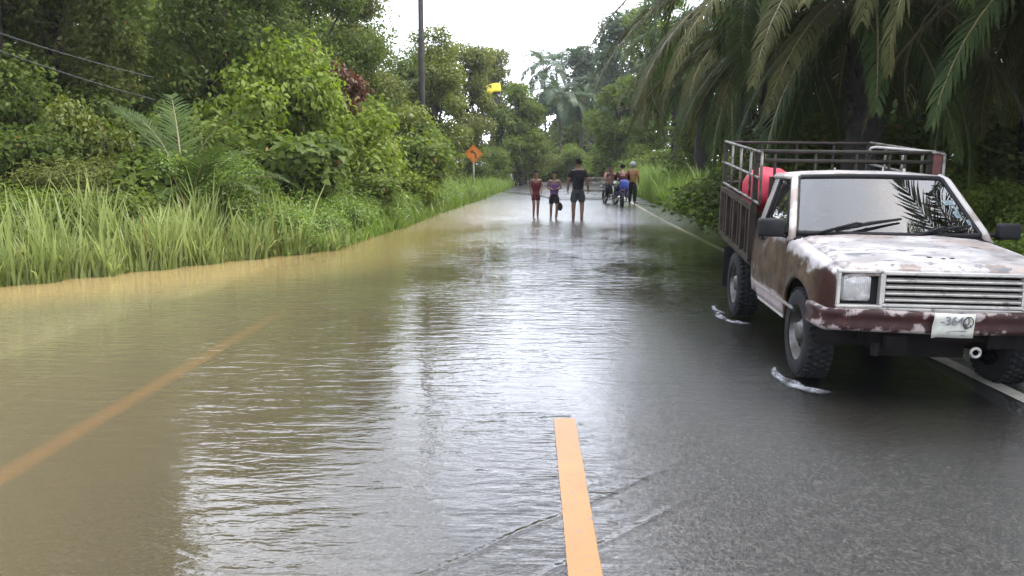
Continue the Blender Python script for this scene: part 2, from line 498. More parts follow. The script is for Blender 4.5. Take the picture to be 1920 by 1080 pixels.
#SPLIT
# ------------------------------------------------------------------ plants: builders
def mesh_np(name, V, F, mat, parent=None, link_=True):
    me = bpy.data.meshes.new(name)
    nv, nf = len(V), len(F)
    k = F.shape[1]
    me.vertices.add(nv); me.vertices.foreach_set("co", V.astype(np.float32).ravel())
    me.loops.add(nf * k); me.loops.foreach_set("vertex_index", F.astype(np.int32).ravel())
    me.polygons.add(nf)
    me.polygons.foreach_set("loop_start", np.arange(0, nf * k, k, dtype=np.int32))
    me.polygons.foreach_set("loop_total", np.full(nf, k, dtype=np.int32))
    me.update(calc_edges=True)
    me.materials.append(mat)
    o = bpy.data.objects.new(name, me)
    if link_: link(o, parent)
    return o
def nrm(a): return a / np.maximum(np.linalg.norm(a, axis=1, keepdims=True), 1e-9)
def leaf_arrays(clumps, per, size, seed, droop=.35, aspect=.5, shell=.4, flat=.5):
    g = np.random.default_rng(seed)
    C = np.array(clumps, float)
    vol = C[:, 3] * C[:, 4] + C[:, 4] * C[:, 5] + C[:, 3] * C[:, 5]
    cnt = np.maximum(8, (per * vol / vol.mean())).astype(int)
    cnt = (cnt * (1.55 if size < .3 else 1)).astype(int); size = size * (.78 if size < .3 else 1)
    idx = np.repeat(np.arange(len(C)), cnt)
    n = len(idx)
    d = nrm(g.normal(size=(n, 3)))
    r = g.random(n) ** shell
    lump = 1 + .28 * np.sin(d[:, 0] * 5 + idx * 1.7) * np.sin(d[:, 1] * 6 + idx) * np.cos(d[:, 2] * 5 + idx * .6)
    P = C[idx, :3] + d * C[idx, 3:] * (r * lump)[:, None]
    nr = nrm(d * .6 + np.array([0, 0, flat]) + g.normal(size=(n, 3)) * .55)
    ax = nrm(np.cross(nr, g.normal(size=(n, 3)))) + np.array([0, 0, -droop]) + d * .35
    ax = nrm(ax)
    sd = nrm(np.cross(nr, ax))
    up = np.cross(ax, sd)
    Ls = (size * (.6 + .8 * g.random(n)))[:, None]
    W = Ls * aspect * .5
    v0 = P
    v1 = P + ax * Ls * .45 + sd * W + up * W * .35
    v2 = P + ax * Ls - up * Ls * .12
    v3 = P + ax * Ls * .45 - sd * W + up * W * .35
    V = np.stack([v0, v1, v2, v3], 1).reshape(-1, 3)
    F = np.arange(n * 4).reshape(-1, 4)
    return V, F
def crown_clumps(seed, n, rx, ry, z0, z1, cr, fill=.75):
    g = random.Random(seed); cs = []
    for i in range(n):
        a = g.uniform(0, 2 * math.pi); q = math.sqrt(g.uniform(.05, 1)) * fill
        h = g.random(); zz = lerp(z0, z1, h)
        taper = math.sin(math.pi * (.18 + .72 * h)) ** .6
        k = cr * g.uniform(.6, 1.25)
        cs.append((math.cos(a) * rx * q * taper, math.sin(a) * ry * q * taper, zz, k * 1.15, k * 1.15, k * .8))
    return cs
def make_tree(name, label, cat, mat, seed, h, rx, z0, n, cr, per, size, trunk_r=.16, bark="bark", aspect=.5, droop=.35, lean=0, hang=0):
    root = empty(name, label=label, cat=cat)
    cs = crown_clumps(seed, n, rx, rx, z0, h - cr * .5, cr)
    if hang:                                            # climbers hanging down the outside
        g = random.Random(seed + 5)
        for i in range(hang):
            a = g.uniform(0, 2 * math.pi)
            x, y = math.cos(a) * rx * .85, math.sin(a) * rx * .85
            top = g.uniform(.5, .9) * h
            for k in range(5):
                cs.append((x + g.uniform(-.2, .2), y + g.uniform(-.2, .2), top - k * cr * .75, cr * .5, cr * .5, cr * .65))
    V, F = leaf_arrays(cs, per, size, seed, droop, aspect)
    mesh_np("crown", V, F, mat, root)
    mb = MB(); g = random.Random(seed)
    pts = [(0, 0, -.3)] + [(lean * (k / 5) ** 1.3 + g.uniform(-.12, .12), g.uniform(-.12, .12), h * .8 * k / 5) for k in range(1, 6)]
    mb.tube(pts, [trunk_r * (1.25 - .2 * k) for k in range(6)], 9)
    for i in range(0, n, 2):
        c = cs[i]; k = g.uniform(.3, .7)
        j = min(4, int(k * 5)); p = Vector(pts[j + 1])
        p.z = min(p.z, c[2])
        mid = (Vector(c[:3]) + p) / 2 + Vector((g.uniform(-.2, .2), g.uniform(-.2, .2), g.uniform(0, .3)))
        mb.tube([p, mid, c[:3]], [trunk_r * .42, trunk_r * .27, trunk_r * .1], 5)
    mb.build("trunk", M[bark], root, True, weld=False)
    return root
def make_bush(name, label, cat, mat, seed, rx, h, n, cr, per, size, aspect=.55, droop=.35):
    root = empty(name, label=label, cat=cat)
    cs = crown_clumps(seed, n, rx, rx, cr * .4, h - cr * .5, cr, .85)
    V, F = leaf_arrays(cs, per, size, seed, droop, aspect)
    mesh_np("foliage", V, F, mat, root)
    mb = MB(); g = random.Random(seed)
    for i in range(0, n, 2):
        c = cs[i]
        mb.tube([(c[0] * .15, c[1] * .15, -.3), (c[0] * .5, c[1] * .5, c[2] * .55), c[:3]], [.035, .025, .012], 5)
    mb.build("stem", M["bark"], root, True, weld=False)
    return root

def frond_arrays(Lr, e0, bend, pairs, leaf, seed, width=.035, droop=.8, start=.1, sway=0., vee=.25, fwd=.55):
    """one feather leaf: rachis in the XZ plane from the origin, leaflets hanging on both sides"""
    g = np.random.default_rng(seed)
    n = 40; s = np.linspace(0, 1, n)
    ang = e0 - bend * s ** 1.25
    dx = np.cos(ang) * Lr / n; dz = np.sin(ang) * Lr / n
    X = np.concatenate([[0], np.cumsum(dx)]); Z = np.concatenate([[0], np.cumsum(dz)])
    Yc = sway * np.linspace(0, 1, n + 1) ** 2
    V = []; F = []
    def at(q):
        f = q * n; i = min(n - 1, int(f)); k = f - i
        return (np.array([X[i] + (X[i + 1] - X[i]) * k, Yc[i] + (Yc[i + 1] - Yc[i]) * k, Z[i] + (Z[i + 1] - Z[i]) * k]),
                np.array([math.cos(ang[i]), 0, math.sin(ang[i])]))
    for i in range(pairs):
        q = start + (1 - start) * (i + g.uniform(0, .9)) / pairs
        p, tdir = at(min(q, .999))
        nor = np.array([-tdir[2], 0, tdir[0]])
        ll = leaf * (math.sin(math.pi * min(1, (.12 + .86 * q)) ** .9) ** .7 * .95 + .12) * g.uniform(.8, 1.15)
        for sgn in (-1, 1):
            d = tdir * (fwd + .5 * q + g.uniform(-.15, .15)) + np.array([0, sgn, 0]) * 1.0 + nor * (vee + g.uniform(-.25, .25))
            d /= np.linalg.norm(d)
            pts = [p]; dd = d.copy()
            for k in range(4):
                dd = dd + np.array([0, 0, -1]) * droop * (.18 + .16 * k); dd /= np.linalg.norm(dd)
                pts.append(pts[-1] + dd * ll / 4)
            sidev = np.cross(d, nor); sidev /= max(1e-6, np.linalg.norm(sidev))
            wid = [.5, 1, .85, .55, .06]
            b = len(V)
            for k in range(5):
                V.append(pts[k] + sidev * width * wid[k] * .5); V.append(pts[k] - sidev * width * wid[k] * .5)
            for k in range(4):
                F.append((b + 2 * k, b + 2 * k + 1, b + 2 * k + 3, b + 2 * k + 2))
    path = [(X[i], Yc[i], Z[i]) for i in range(0, n + 1, 4)]
    return np.array(V), np.array(F), path
FR = {}
def frond_mesh(key, mat, **k):
    V, F, path = frond_arrays(**k)
    mb = MB(); nR = len(path)
    mb.tube(path, [.035 * (1 - .85 * i / (nR - 1)) for i in range(nR)], 4)
    me = bpy.data.meshes.new("frond")
    vs = [tuple(v) for v in V]; o_ = len(vs)
    fs = [tuple(int(q) for q in f) for f in F]
    me.from_pydata(vs + mb.v, [], fs + [tuple(i + o_ for i in f) for f in mb.f])
    me.materials.append(M[mat]); me.materials.append(M["rachis"])
    me.polygons.foreach_set("material_index", [0] * len(fs) + [1] * len(mb.f))
    FR[key] = me
    return me
for i in range(3):
    frond_mesh("arch%d" % i, "frond", Lr=4.4, e0=R(52 - 8 * i), bend=R(150 + 6 * i), pairs=92, leaf=.62, seed=10 + i, droop=.75, sway=.25 * (i - 1), width=.032)
    frond_mesh("hang%d" % i, "frond_dry", Lr=4.2, e0=R(30 - 12 * i), bend=R(118 - 4 * i), pairs=105, leaf=.54, seed=20 + i, droop=.8, fwd=.72, sway=.2 * (i - 1), width=.026)
    frond_mesh("diag%d" % i, "frond_dry", Lr=4.6, e0=R(14 - 7 * i), bend=R(84 - 6 * i), pairs=112, leaf=.50, seed=70 + i, droop=.55, fwd=.75, sway=.25 * (i - 1), width=.028, vee=.12)
    frond_mesh("skirt%d" % i, "frond" if i else "frond_dry", Lr=3.6, e0=R(-8 - 14 * i), bend=R(66 - 8 * i), pairs=70, leaf=.55, seed=60 + i, droop=.75, fwd=.8, sway=.3 * (i - 1), width=.036)
    frond_mesh("up%d" % i, "frond", Lr=4.0, e0=R(84 - 6 * i), bend=R(95), pairs=60, leaf=.8, seed=30 + i, droop=.5, width=.045)
    frond_mesh("young%d" % i, "frond_green", Lr=3.0, e0=R(82 - 9 * i), bend=R(55 + 22 * i), pairs=48, leaf=.62, seed=40 + i, droop=.32, width=.032, start=.22)
    frond_mesh("coco%d" % i, "leaf_far", Lr=4.2, e0=R(70 - 30 * i), bend=R(110), pairs=44, leaf=.9, seed=50 + i, droop=.5, width=.10, start=.15)
def add_frond(root, key, az, tilt=0, scale=1., z=0, roll=0):
    o = bpy.data.objects.new("frond", FR[key]); link(o, root)
    o.location = (math.cos(az) * .12, math.sin(az) * .12, z)
    o.rotation_euler = (roll, -tilt, az)
    o.scale = (scale, scale, scale)
    return o
def palm_trunk(root, h, r, seed, mat="bark_dark"):
    g = random.Random(seed); mb = MB()
    k = 9
    mb.tube([(g.uniform(-.05, .05), g.uniform(-.05, .05), -.3 + (h + .4) * i / k) for i in range(k + 1)], [r * g.uniform(.9, 1.15) for i in range(k + 1)], 11)
    rows = int(h / .22)
    for i in range(rows):                                 # stubs of cut fronds spiral up the trunk
        for j in range(5):
            a = 2.4 * (i * 5 + j) + g.uniform(-.2, .2); z = i * .22 + j * .04
            d = Vector((math.cos(a), math.sin(a), 0))
            p = d * r * .9 + Vector((0, 0, z))
            mb.tube([p, p + d * .07 + Vector((0, 0, .16))], [.05, .025], 5)
    mb.build("trunk", M[mat], root, False, weld=False)
def make_palm(name, label, loc, h, seed, n_arch=12, n_up=5, n_hang=6, scale=1., group=None, rz=0):
    root = empty(name, loc, label=label, cat="palm tree", group=group)
    g = random.Random(seed)
    palm_trunk(root, h, .26, seed)
    for i in range(n_up): add_frond(root, "up%d" % (i % 3), rz + i * 2 * math.pi / n_up + g.uniform(-.3, .3), g.uniform(-.1, .1), scale, h)
    for i in range(n_arch): add_frond(root, "arch%d" % (i % 3), rz + i * 2 * math.pi / n_arch + g.uniform(-.2, .2), g.uniform(-.15, .15), scale * g.uniform(.9, 1.1), h - .05)
    for i in range(11): add_frond(root, "skirt%d" % (i % 3), rz + 1 + i * 2 * math.pi / 11 + g.uniform(-.25, .25), g.uniform(-.2, .15), scale * g.uniform(.85, 1.05), h - .3)
    for i in range(n_hang): add_frond(root, "hang%d" % (i % 3), rz + i * 2 * math.pi / max(1, n_hang) + g.uniform(-.3, .3), g.uniform(-.2, .1), scale * g.uniform(.85, 1.05), h - .2)
    return root

# ------------------------------------------------------------------ plants: the right side, an oil palm plantation
# the palm whose fronds hang over the truck
PX, PY, PZ = gx(1600, 13.4), 13.4, 4.55
palm = empty("oil_palm", (PX, PY, 0), label="large oil palm drooping its yellowish fronds over the pickup truck", cat="palm tree", group="oil palms of the plantation")
palm_trunk(palm, PZ, .27, 3)
for key, deg, tilt, sc, dz in (("hang1", -88, 4, 1.0, 0), ("hang0", -110, 2, 1.05, 0), ("hang2", -68, 6, 1.0, .1), ("diag1", -132, 0, 1.0, 0), ("diag0", -148, -4, 1.05, .1), ("diag2", -160, 4, 1.1, .1),
                               ("diag0", -174, 0, 1.12, 0), ("diag1", 172, 6, 1.1, .1), ("diag2", -166, 14, 1.15, .2), ("diag1", -122, 10, 1.0, .2), ("diag0", -48, 0, 1.0, 0), ("diag1", -30, 2, 1.1, .1), ("diag2", -14, 4, 1.15, 0),
                               ("diag0", -38, 10, 1.1, .2), ("diag1", 4, 4, 1.1, .1), ("arch0", 150, 0, 1.1, 0), ("arch1", -178, 16, 1.1, .1), ("arch2", -140, 10, 1.0, .1), ("arch0", -100, 8, .95, .1), ("arch1", -58, 6, 1.0, .1),
                               ("arch2", -20, 8, 1.1, .1), ("arch0", 20, 0, 1.1, 0), ("arch1", 55, 0, 1.1, 0), ("arch2", 90, 0, 1.1, 0), ("arch0", 122, 0, 1.1, 0)):
    add_frond(palm, key, R(deg), R(tilt), sc, PZ + dz)
for i in range(15): add_frond(palm, "skirt%d" % (i % 3), i * .419 + .2, R(rnd.uniform(-8, 8)), rnd.uniform(.9, 1.1), PZ - .25)
for i in range(7): add_frond(palm, "up%d" % (i % 3), i * .9 + .3, 0, 1.0, PZ + .1)
PALMS = [
    (gx(1905, 10.5) + .6, 10.6, 4.5, 5, "oil palm at the right edge of the picture, fronds behind the far mirror"),
    (gx(1450, 16), 16.5, 4.3, 8, "dark oil palm standing behind the cargo cage of the truck"),
    (gx(1385, 23), 23, 5.0, 11, "oil palm with fronds brushing the bright grass verge right of the motorbikes"),
    (gx(1720, 18), 18, 4.6, 14, "dark oil palm in the second row straight behind the truck cab"),
    (gx(1560, 25), 26, 5.2, 17, "oil palm deep in the plantation seen under the hanging yellowish fronds"),
    (gx(1900, 21), 22, 5.2, 21, "oil palm deep in the shade beyond the right edge palm"),
    (gx(1310, 34), 34, 5.6, 24, "tall oil palm at the corner where the grass verge meets the plantation"),
    (gx(1400, 34), 35, 5.6, 27, "oil palm in the third row behind the cargo cage, half lost in shade"),
    (gx(1700, 32), 33, 5.4, 31, "oil palm in the last row, seen low between the trunks behind the cab"),
    (gx(1262, 45), 45, 6.0, 34, "farthest oil palm on the right, above the orange jacketed rider"),
]
for i, (x, y, h, sd, lab) in enumerate(PALMS):
    make_palm("oil_palm", lab, (x, y, .2), h, sd, 13, 5, 9, 1.0 if i else .95, "oil palms of the plantation", sd)

SHADE = [(7.5, 5.5, 5.0, 41), (11.5, 9.5, 5.4, 42), (12.5, 3.0, 5.2, 43), (13.5, 14.5, 5.6, 44), (9.5, 15.5, 5.2, 45)]  # unseen palms added past the right edge to block the light
for i, (x, y, h, sd) in enumerate(SHADE):
    make_palm("oil_palm", "unseen oil palm added beyond the right edge of the picture to cast shade", (x, y, .2), h, sd, 13, 5, 8, 1.05, "oil palms of the plantation", sd)

# shared plant meshes
bush_dark = make_bush("shrub", "dark shrub", "shrub", M["leaf_dark"], 101, 1.5, 2.4, 20, .55, 330, .15)
bush_mid = make_bush("shrub", "green shrub", "shrub", M["leaf_mid"], 102, 1.4, 2.2, 20, .50, 360, .14)
bush_bright = make_bush("shrub", "bright shrub", "shrub", M["leaf_bright"], 103, 1.3, 2.3, 18, .48, 380, .13)
bush_big = make_bush("shrub", "broad leaved shrub", "shrub", M["leaf_mid"], 104, 1.3, 2.2, 16, .5, 170, .26, .7)
bush_fine = make_bush("shrub", "fine shrub", "shrub", M["leaf_olive"], 105, 1.4, 2.1, 22, .48, 420, .10, .4)
bush_yel = make_bush("shrub", "yellow shrub", "shrub", M["leaf_yellow"], 106, 1.2, 2.4, 17, .46, 340, .15)
bush_red = make_bush("shrub", "reddish shrub", "shrub", M["leaf_red"], 107, .5, .9, 6, .25, 150, .13)
protos = [bush_dark, bush_mid, bush_bright, bush_big, bush_fine, bush_yel, bush_red]
used = set()
def put(proto, loc, rz, sc, label):
    if isinstance(sc, (int, float)): sc = (sc, sc, sc)
    if proto not in used:
        used.add(proto); proto.location = loc; proto.rotation_euler = (0, 0, rz); proto.scale = sc; proto["label"] = label
        return proto
    return copy_thing(proto, loc, (0, 0, rz), sc, label)
def putpx(proto, px, Y, top, label, rz=None, wide=1., base=.2):
    """a shrub on a bearing, at a distance, grown to a height"""
    hh = {bush_dark: 2.4, bush_mid: 2.2, bush_bright: 2.3, bush_big: 2.2, bush_fine: 2.1, bush_yel: 2.4, bush_red: .9}[proto]
    k = (gz(top, Y) - base) / hh
    return put(proto, (gx(px, Y), Y, base), rz if rz is not None else rnd.uniform(0, 6), (k * wide, k * wide, k), label)

# left bank, in front of the tall trees
putpx(bush_bright, 545, 19.5, 95, "bright green shrub, the tallest lit one in the middle of the left bank", 1.0, .80)
putpx(bush_mid, 455, 18.5, 190, "mid green shrub between the young palm and the bright tall shrub", None, 1.0)
putpx(bush_bright, 640, 22.5, 150, "light green shrub just below the patch of reddish leaves", None, .9)
putpx(bush_big, 545, 17.6, 255, "broad leaved shrub low in front of the bright tall shrub", None, 1.1)
putpx(bush_mid, 640, 21, 265, "leafy green shrub above the low herbs halfway along the left bank", None, 1.2)
putpx(bush_mid, 720, 26, 165, "mid green shrub directly left of the utility pole", None, .9)
putpx(bush_yel, 700, 23.5, 235, "yellowish shrub with large leaves under the reddish patch, left of the pole", None, .9)
putpx(bush_yel, 775, 27.5, 205, "yellow green shrub hiding the foot of the utility pole", None, .9)
putpx(bush_bright, 745, 25, 290, "light green low shrub in front of the pole, above the low herbs", None, 1.3)
putpx(bush_big, 775, 34, 240, "shrub with broad leaves right of the utility pole", None, 1.0)
putpx(bush_fine, 800, 41, 235, "fine leaved shrub left of the orange diamond sign", None, 1.0)
putpx(bush_dark, 870, 49, 270, "dark shrub behind the orange diamond sign", None, 1.1, .5)
putpx(bush_red, 657, 22, 130, "small patch of reddish brown leaves among the green shrubs", None, .8, 2.9)
putpx(bush_dark, 395, 16.6, 300, "dark shrub at the foot of the young palm", None, 1.1)
putpx(bush_big, 285, 14.6, 285, "shrub with pale broad leaves growing left of the young palm", None, 1.0)
putpx(bush_fine, 135, 13.8, 300, "olive shrub behind the tall grass at the left", None, 1.4)
putpx(bush_dark, 40, 13.6, 250, "dark shrub at the left edge of the picture behind the tall grass", None, 1.1)
putpx(bush_yel, 175, 15.0, 195, "yellow green climber lit above the olive shrub at the left", None, .7)
putpx(bush_mid, 235, 17.5, 150, "mid green tall shrub behind the young palm", None, .8)
putpx(bush_dark, 20, 16.5, 120, "tall dark shrub far left below the two wires", None, .9)
putpx(bush_mid, 335, 16.8, 215, "shrub wrapped round the vine covered stump", None, .6)
# right verge
putpx(bush_mid, 1450, 21, 300, "green shrub on the right verge beside the back of the truck", None, 1.0)
putpx(bush_dark, 1430, 25, 240, "dark shrub under the palms behind the right verge", None, 1.1)
putpx(bush_mid, 1935, 11.6, 300, "leafy green shrub right of the truck, beside its far mirror", None, .9)
putpx(bush_mid, 1880, 13.0, 345, "low shrub seen through the gap between windscreen and far mirror", None, 1.2)
putpx(bush_dark, 1480, 17, 230, "dark undergrowth shrub behind the cargo cage", None, 1.6)
putpx(bush_dark, 1640, 16, 235, "dark undergrowth shrub behind the roof of the cab", None, 1.6)
putpx(bush_dark, 1790, 17, 215, "dark undergrowth shrub above the right end of the cab roof", None, 1.5)
putpx(bush_dark, 1345, 36, 210, "dark shrub below the corner palm behind the grass verge", None, 1.2)
putpx(bush_dark, 1650, 30, 170, "dense dark thicket filling the plantation behind the truck", None, 1.8)
putpx(bush_dark, 1800, 30, 160, "dense dark thicket deep in the plantation at the right", None, 2.4)
putpx(bush_dark, 1500, 29, 190, "dense dark thicket deep in the plantation left of the cage", None, 1.3)
# far end of the road
putpx(bush_mid, 1095, 78, 262, "round green shrub at the end of the road above the man in black", None, 1.3)
putpx(bush_bright, 1130, 84, 275, "light green shrub at the end of the road left of the riders", None, 1.5)
putpx(bush_mid, 1170, 66, 270, "green shrub right of the road end, above the riders", None, 1.3)
putpx(bush_mid, 1040, 82, 268, "green shrub at the end of the road above the two children", None, 1.4)
putpx(bush_fine, 990, 64, 262, "olive shrub on the left verge where the road bends", None, 1.2)

putpx(bush_mid, 1065, 92, 285, "low shrub closing the road end behind the three waders", None, 2.2)
putpx(bush_bright, 1110, 96, 285, "low light green shrub closing the road end behind the barrier", None, 2.2)
putpx(bush_dark, 1010, 74, 290, "dark low shrub at the left of the road end", None, 1.8)
putpx(bush_dark, 945, 66, 282, "dark low shrub behind the leaning trunk", None, 1.4)
putpx(bush_dark, 915, 56, 280, "dark low shrub right of the orange sign", None, 1.4)

putpx(bush_mid, 1228, 56, 262, "green shrub on the right verge above the jacketed person", None, 1.3)
putpx(bush_mid, 1075, 70, 262, "leafy shrub at the road end just left of the man in black", None, .9)

putpx(bush_dark, 1288, 58, 225, "dark thicket behind the corner palm, at the top of the right verge", None, 1.5)
putpx(bush_mid, 1030, 90, 205, "tall shrub under the coconut palms at the road end", None, .9)

# tall trees
def place_tree(px, Y, top, **k):
    h = gz(top, Y)
    t_ = make_tree(h=h, **k); t_.location = (gx(px, Y), Y, .2 * 0)
    t_.rotation_euler[2] = rnd.uniform(0, 6)
    return t_
def T(name, label, cat, px, Y, h, mat, seed, rx, z0, n, cr, per, size, **k):
    t_ = make_tree(name, label, cat, M[mat], seed, h, rx, z0, n, cr, per, size, **k)
    t_.location = (gx(px, Y), Y, 0)
    return t_
T("tree", "tall dark small leaved tree at the left edge behind the wires", "tree", 20, 16.2, 11.5, "leaf_dark", 201, 3.2, 1.8, 46, .85, 420, .15, hang=6)
T("tree", "tall tree hung with yellow green climbers above the young palm", "tree", 120, 17.6, 11, "leaf_olive", 202, 1.9, 1.5, 44, .75, 430, .15, hang=9)
T("tree", "dark glossy tree with overhanging branches behind the bright tall shrub", "tree", 430, 21, 7.2, "leaf_dark", 203, 2.7, 2.0, 38, .8, 420, .18, aspect=.42, droop=.7)
T("tree", "dark leaved tree left of the pole, its branches reaching the top of the picture", "tree", 580, 26, 7.8, "leaf_dark", 204, 2.6, 2.6, 36, .75, 420, .18, aspect=.42, droop=.7)
T("tree", "olive green tree leaning against the sky just left of the pole", "tree", 690, 31, 8.0, "leaf_olive", 205, 2.0, 2.0, 34, .65, 400, .17)
T("tree", "yellow green tree just right of the utility pole", "tree", 815, 39, 7.9, "leaf_yellow", 206, 1.8, 1.5, 34, .62, 380, .19)
T("tree", "mid green tree above the orange sign, between the yellow green tree and the brownish one", "tree", 872, 48, 8.8, "leaf_olive", 207, 2.2, 1.5, 36, .75, 330, .24)
T("tree", "brownish topped tree against the sky above the yellow board", "tree", 925, 64, 11.0, "leaf_olive", 208, 2.1, 2.0, 36, .75, 330, .26, bark="bark_dark")
T("tree", "small tree right of the yellow board, its foliage coming down to the grass", "tree", 978, 60, 7.6, "leaf_mid", 209, 2.2, 1.2, 34, .75, 300, .28)
T("tree", "far tree with a tall narrow crown at the end of the road", "tree", 1108, 92, 15.0, "leaf_far", 210, 4.2, 3.0, 44, 1.3, 320, .45)
T("tree", "far tree behind the coconut palm at the left of the road end", "tree", 1045, 98, 10.5, "leaf_far", 211, 4.2, 1.5, 34, 1.2, 260, .5)
T("tree", "far broad tree rising above the palms at the right of the sky gap", "tree", 1180, 78, 15.6, "leaf_far", 212, 4.2, 3.0, 46, 1.25, 320, .42)
T("tree", "tall tree at the top right of the sky gap, showing sky between its leaves", "tree", 1215, 60, 14.8, "leaf_mid", 213, 3.2, 3.0, 40, 1.0, 280, .32)
T("tree", "dark tree behind the fronds at the upper right of the road end", "tree", 1160, 64, 8.4, "leaf_mid", 214, 2.6, 1.5, 36, .9, 300, .32)
T("tree", "far low tree closing the end of the road", "tree", 1085, 104, 8.5, "leaf_far", 215, 5.5, 1.0, 40, 1.4, 260, .5)
T("tree", "dark tree behind the left bank filling the gap beside the climbers", "tree", 330, 24, 8.0, "leaf_dark", 216, 2.8, 1.0, 36, .9, 330, .2)
T("tree", "dark shade tree behind the wires at the far left", "tree", 110, 22, 10.5, "leaf_dark", 217, 3.0, 1.0, 36, .95, 330, .2)
T("tree", "green tree behind the shrubs between the reddish leaves and the pole", "tree", 640, 31, 7.2, "leaf_mid", 218, 2.6, 1.0, 34, .8, 330, .2)

T("tree", "dark tree in the second row behind the two wires", "tree", 60, 29, 13.5, "leaf_dark", 221, 4.6, .5, 60, 1.3, 420, .26)
T("tree", "dark tree in the second row behind the young palm", "tree", 300, 30, 9.6, "leaf_dark", 222, 3.6, .5, 54, 1.15, 420, .26)
T("tree", "dark tree in the second row behind the bright tall shrub", "tree", 500, 32, 9.4, "leaf_dark", 223, 3.6, .5, 54, 1.15, 420, .26)
T("tree", "dark tree in the second row behind the reddish leaves", "tree", 665, 36, 8.8, "leaf_dark", 224, 2.8, .5, 36, 1.1, 330, .2)
T("tree", "dark low tree in the second row behind the foot of the pole", "tree", 770, 46, 7.6, "leaf_dark", 225, 2.8, .3, 34, 1.1, 330, .24)

# palms of the left side and of the road end
yp = empty("young_palm", (gx(345, 14.6), 14.6, .35), label="young feathery palm standing in the left bank above the grass", cat="palm tree")
for key, az, tl, sc in (("young0", 180, 4, 1.0), ("young1", 165, 22, 1.0), ("young0", 120, 8, 1.05), ("young1", 20, 24, 1.0), ("young2", 0, 4, 1.0), ("young2", -25, 0, .9), ("young1", -40, 6, .95),
                        ("young2", -80, 0, .8), ("young2", -130, 0, .8), ("young0", -10, 0, .9), ("young1", 60, 0, .9), ("young2", 35, -5, .95)):
    add_frond(yp, key, R(az), R(tl), sc * (1.0 if abs(az - 140) < 50 or az in (20, 60, 35) else .85) * .88, .15)
mb = MB(); mb.tube([(0, 0, -.3), (0, 0, .35)], [.16, .10], 9); mb.build("trunk", M["bark"], yp, True)
def coco(px, Y, crown, label, seed, lean=.4):
    h = gz(crown, Y)
    r_ = empty("coconut_palm", (gx(px, Y), Y, 0), label=label, cat="palm tree")
    mb = MB(); mb.tube([(lean * (k / 6 - 1) ** 2 * 1., 0, -.2 + (h + .2) * k / 6) for k in range(7)], [.17, .15, .14, .13, .12, .12, .12], 8)
    mb.build("trunk", M["bark"], r_, True)
    g = random.Random(seed)
    for i in range(15): add_frond(r_, "coco%d" % (i % 3), i * 2.4 + g.uniform(-.2, .2), g.uniform(-.15, .2), g.uniform(.9, 1.1), h)
coco(1047, 76, 190, "coconut palm at the road end above the two children, low crown of long fronds", 61)
coco(1090, 86, 195, "coconut palm at the road end above the man in black", 62, -.4)
coco(1020, 96, 138, "tall coconut palm against the sky at the left of the road end", 63)
coco(1042, 104, 128, "second tall coconut palm against the sky, right of its twin", 64, .2)

# grass and herbs
def blades(name, spots, kind_mat, seed, hmin, hmax, wid, lean=.25, parent=None):
    """ribbons of grass: spots = list of (x, y, height factor)"""
    g = np.random.default_rng(seed)
    S = np.array(spots); n = len(S)
    hgt = (hmin + (hmax - hmin) * g.random(n) ** 1.3) * S[:, 3]
    az = g.random(n) * 2 * np.pi
    ln = lean * (.3 + g.random(n)) * hgt
    fx, fy = np.cos(az), np.sin(az)
    sa = az + np.pi / 2 + g.normal(size=n) * .5
    sxv, syv = np.cos(sa), np.sin(sa)
    ww = wid * (.6 + .8 * g.random(n))
    V = []
    bend = (g.random(n) < .22) * g.random(n) * .5
    for k, (q, tw) in enumerate(((0, .7), (.35, 1), (.7, .75), (1, .05))):
        px = S[:, 0] + fx * ln * q ** 2 * (1 + bend * q * 2); py = S[:, 1] + fy * ln * q ** 2 * (1 + bend * q * 2)
        pz = S[:, 2] + hgt * (q - bend * q ** 3 * .9)
        V.append(np.stack([px + sxv * ww * tw / 2, py + syv * ww * tw / 2, pz], 1))
        V.append(np.stack([px - sxv * ww * tw / 2, py - syv * ww * tw / 2, pz], 1))
    V = np.stack(V, 1).reshape(-1, 3)
    b = np.arange(n)[:, None] * 8
    F = np.concatenate([b + np.array([[2 * k, 2 * k + 1, 2 * k + 3, 2 * k + 2]]) for k in range(3)], 0)
    return mesh_np(name, V, F, M[kind_mat], parent)
g = random.Random(5)
tall, mid_, right_ = [], [], []
for i in range(9500):
    Y = g.uniform(8.2, 16.5); off = abs(g.gauss(0, 1.0)) * .8 + .02
    x = bank_left(Y) - off
    # tufts
    x += .12 * math.sin(Y * 9) ; k = interp(Y, [(8, 1.0), (12.5, 1.0), (14.5, .75), (16.5, .55)])
    clump = .60 + .75 * noise.noise(Vector((x * 1.5, Y * 1.5, 9))) + .30 * g.random()
    tall.append((x, Y, max(ground_z(x, Y), -.12) - .04, k * max(.35, clump)))
for i in range(420):
    Y = g.uniform(8.6, 14.6); x = bank_left(Y) - abs(g.gauss(.5, .6)); tall.append((x, Y, max(ground_z(x, Y), -.12), g.uniform(1.05, 1.35)))
tag(blades("tall_grass", tall, "grass", 1, .5, 1.15, .034, .34), "tall pale grass at the water edge on the left", "grass", kind="stuff")
for i in range(15000):
    Y = 14 + 44 * g.random() ** 1.6; off = abs(g.gauss(0, .8)) + .0
    x = bank_left(Y) - off * (1 + .02 * Y)
    mid_.append((x, Y, max(ground_z(x, Y), -.1) - .03, (.7 + .6 * g.random()) * interp(Y, [(14, .8), (20, 1), (60, 1.5)])))
tag(blades("verge_grass", mid_, "herb", 2, .2, .6, .03, .5), "short green grass along the left edge of the flood", "grass", kind="stuff")
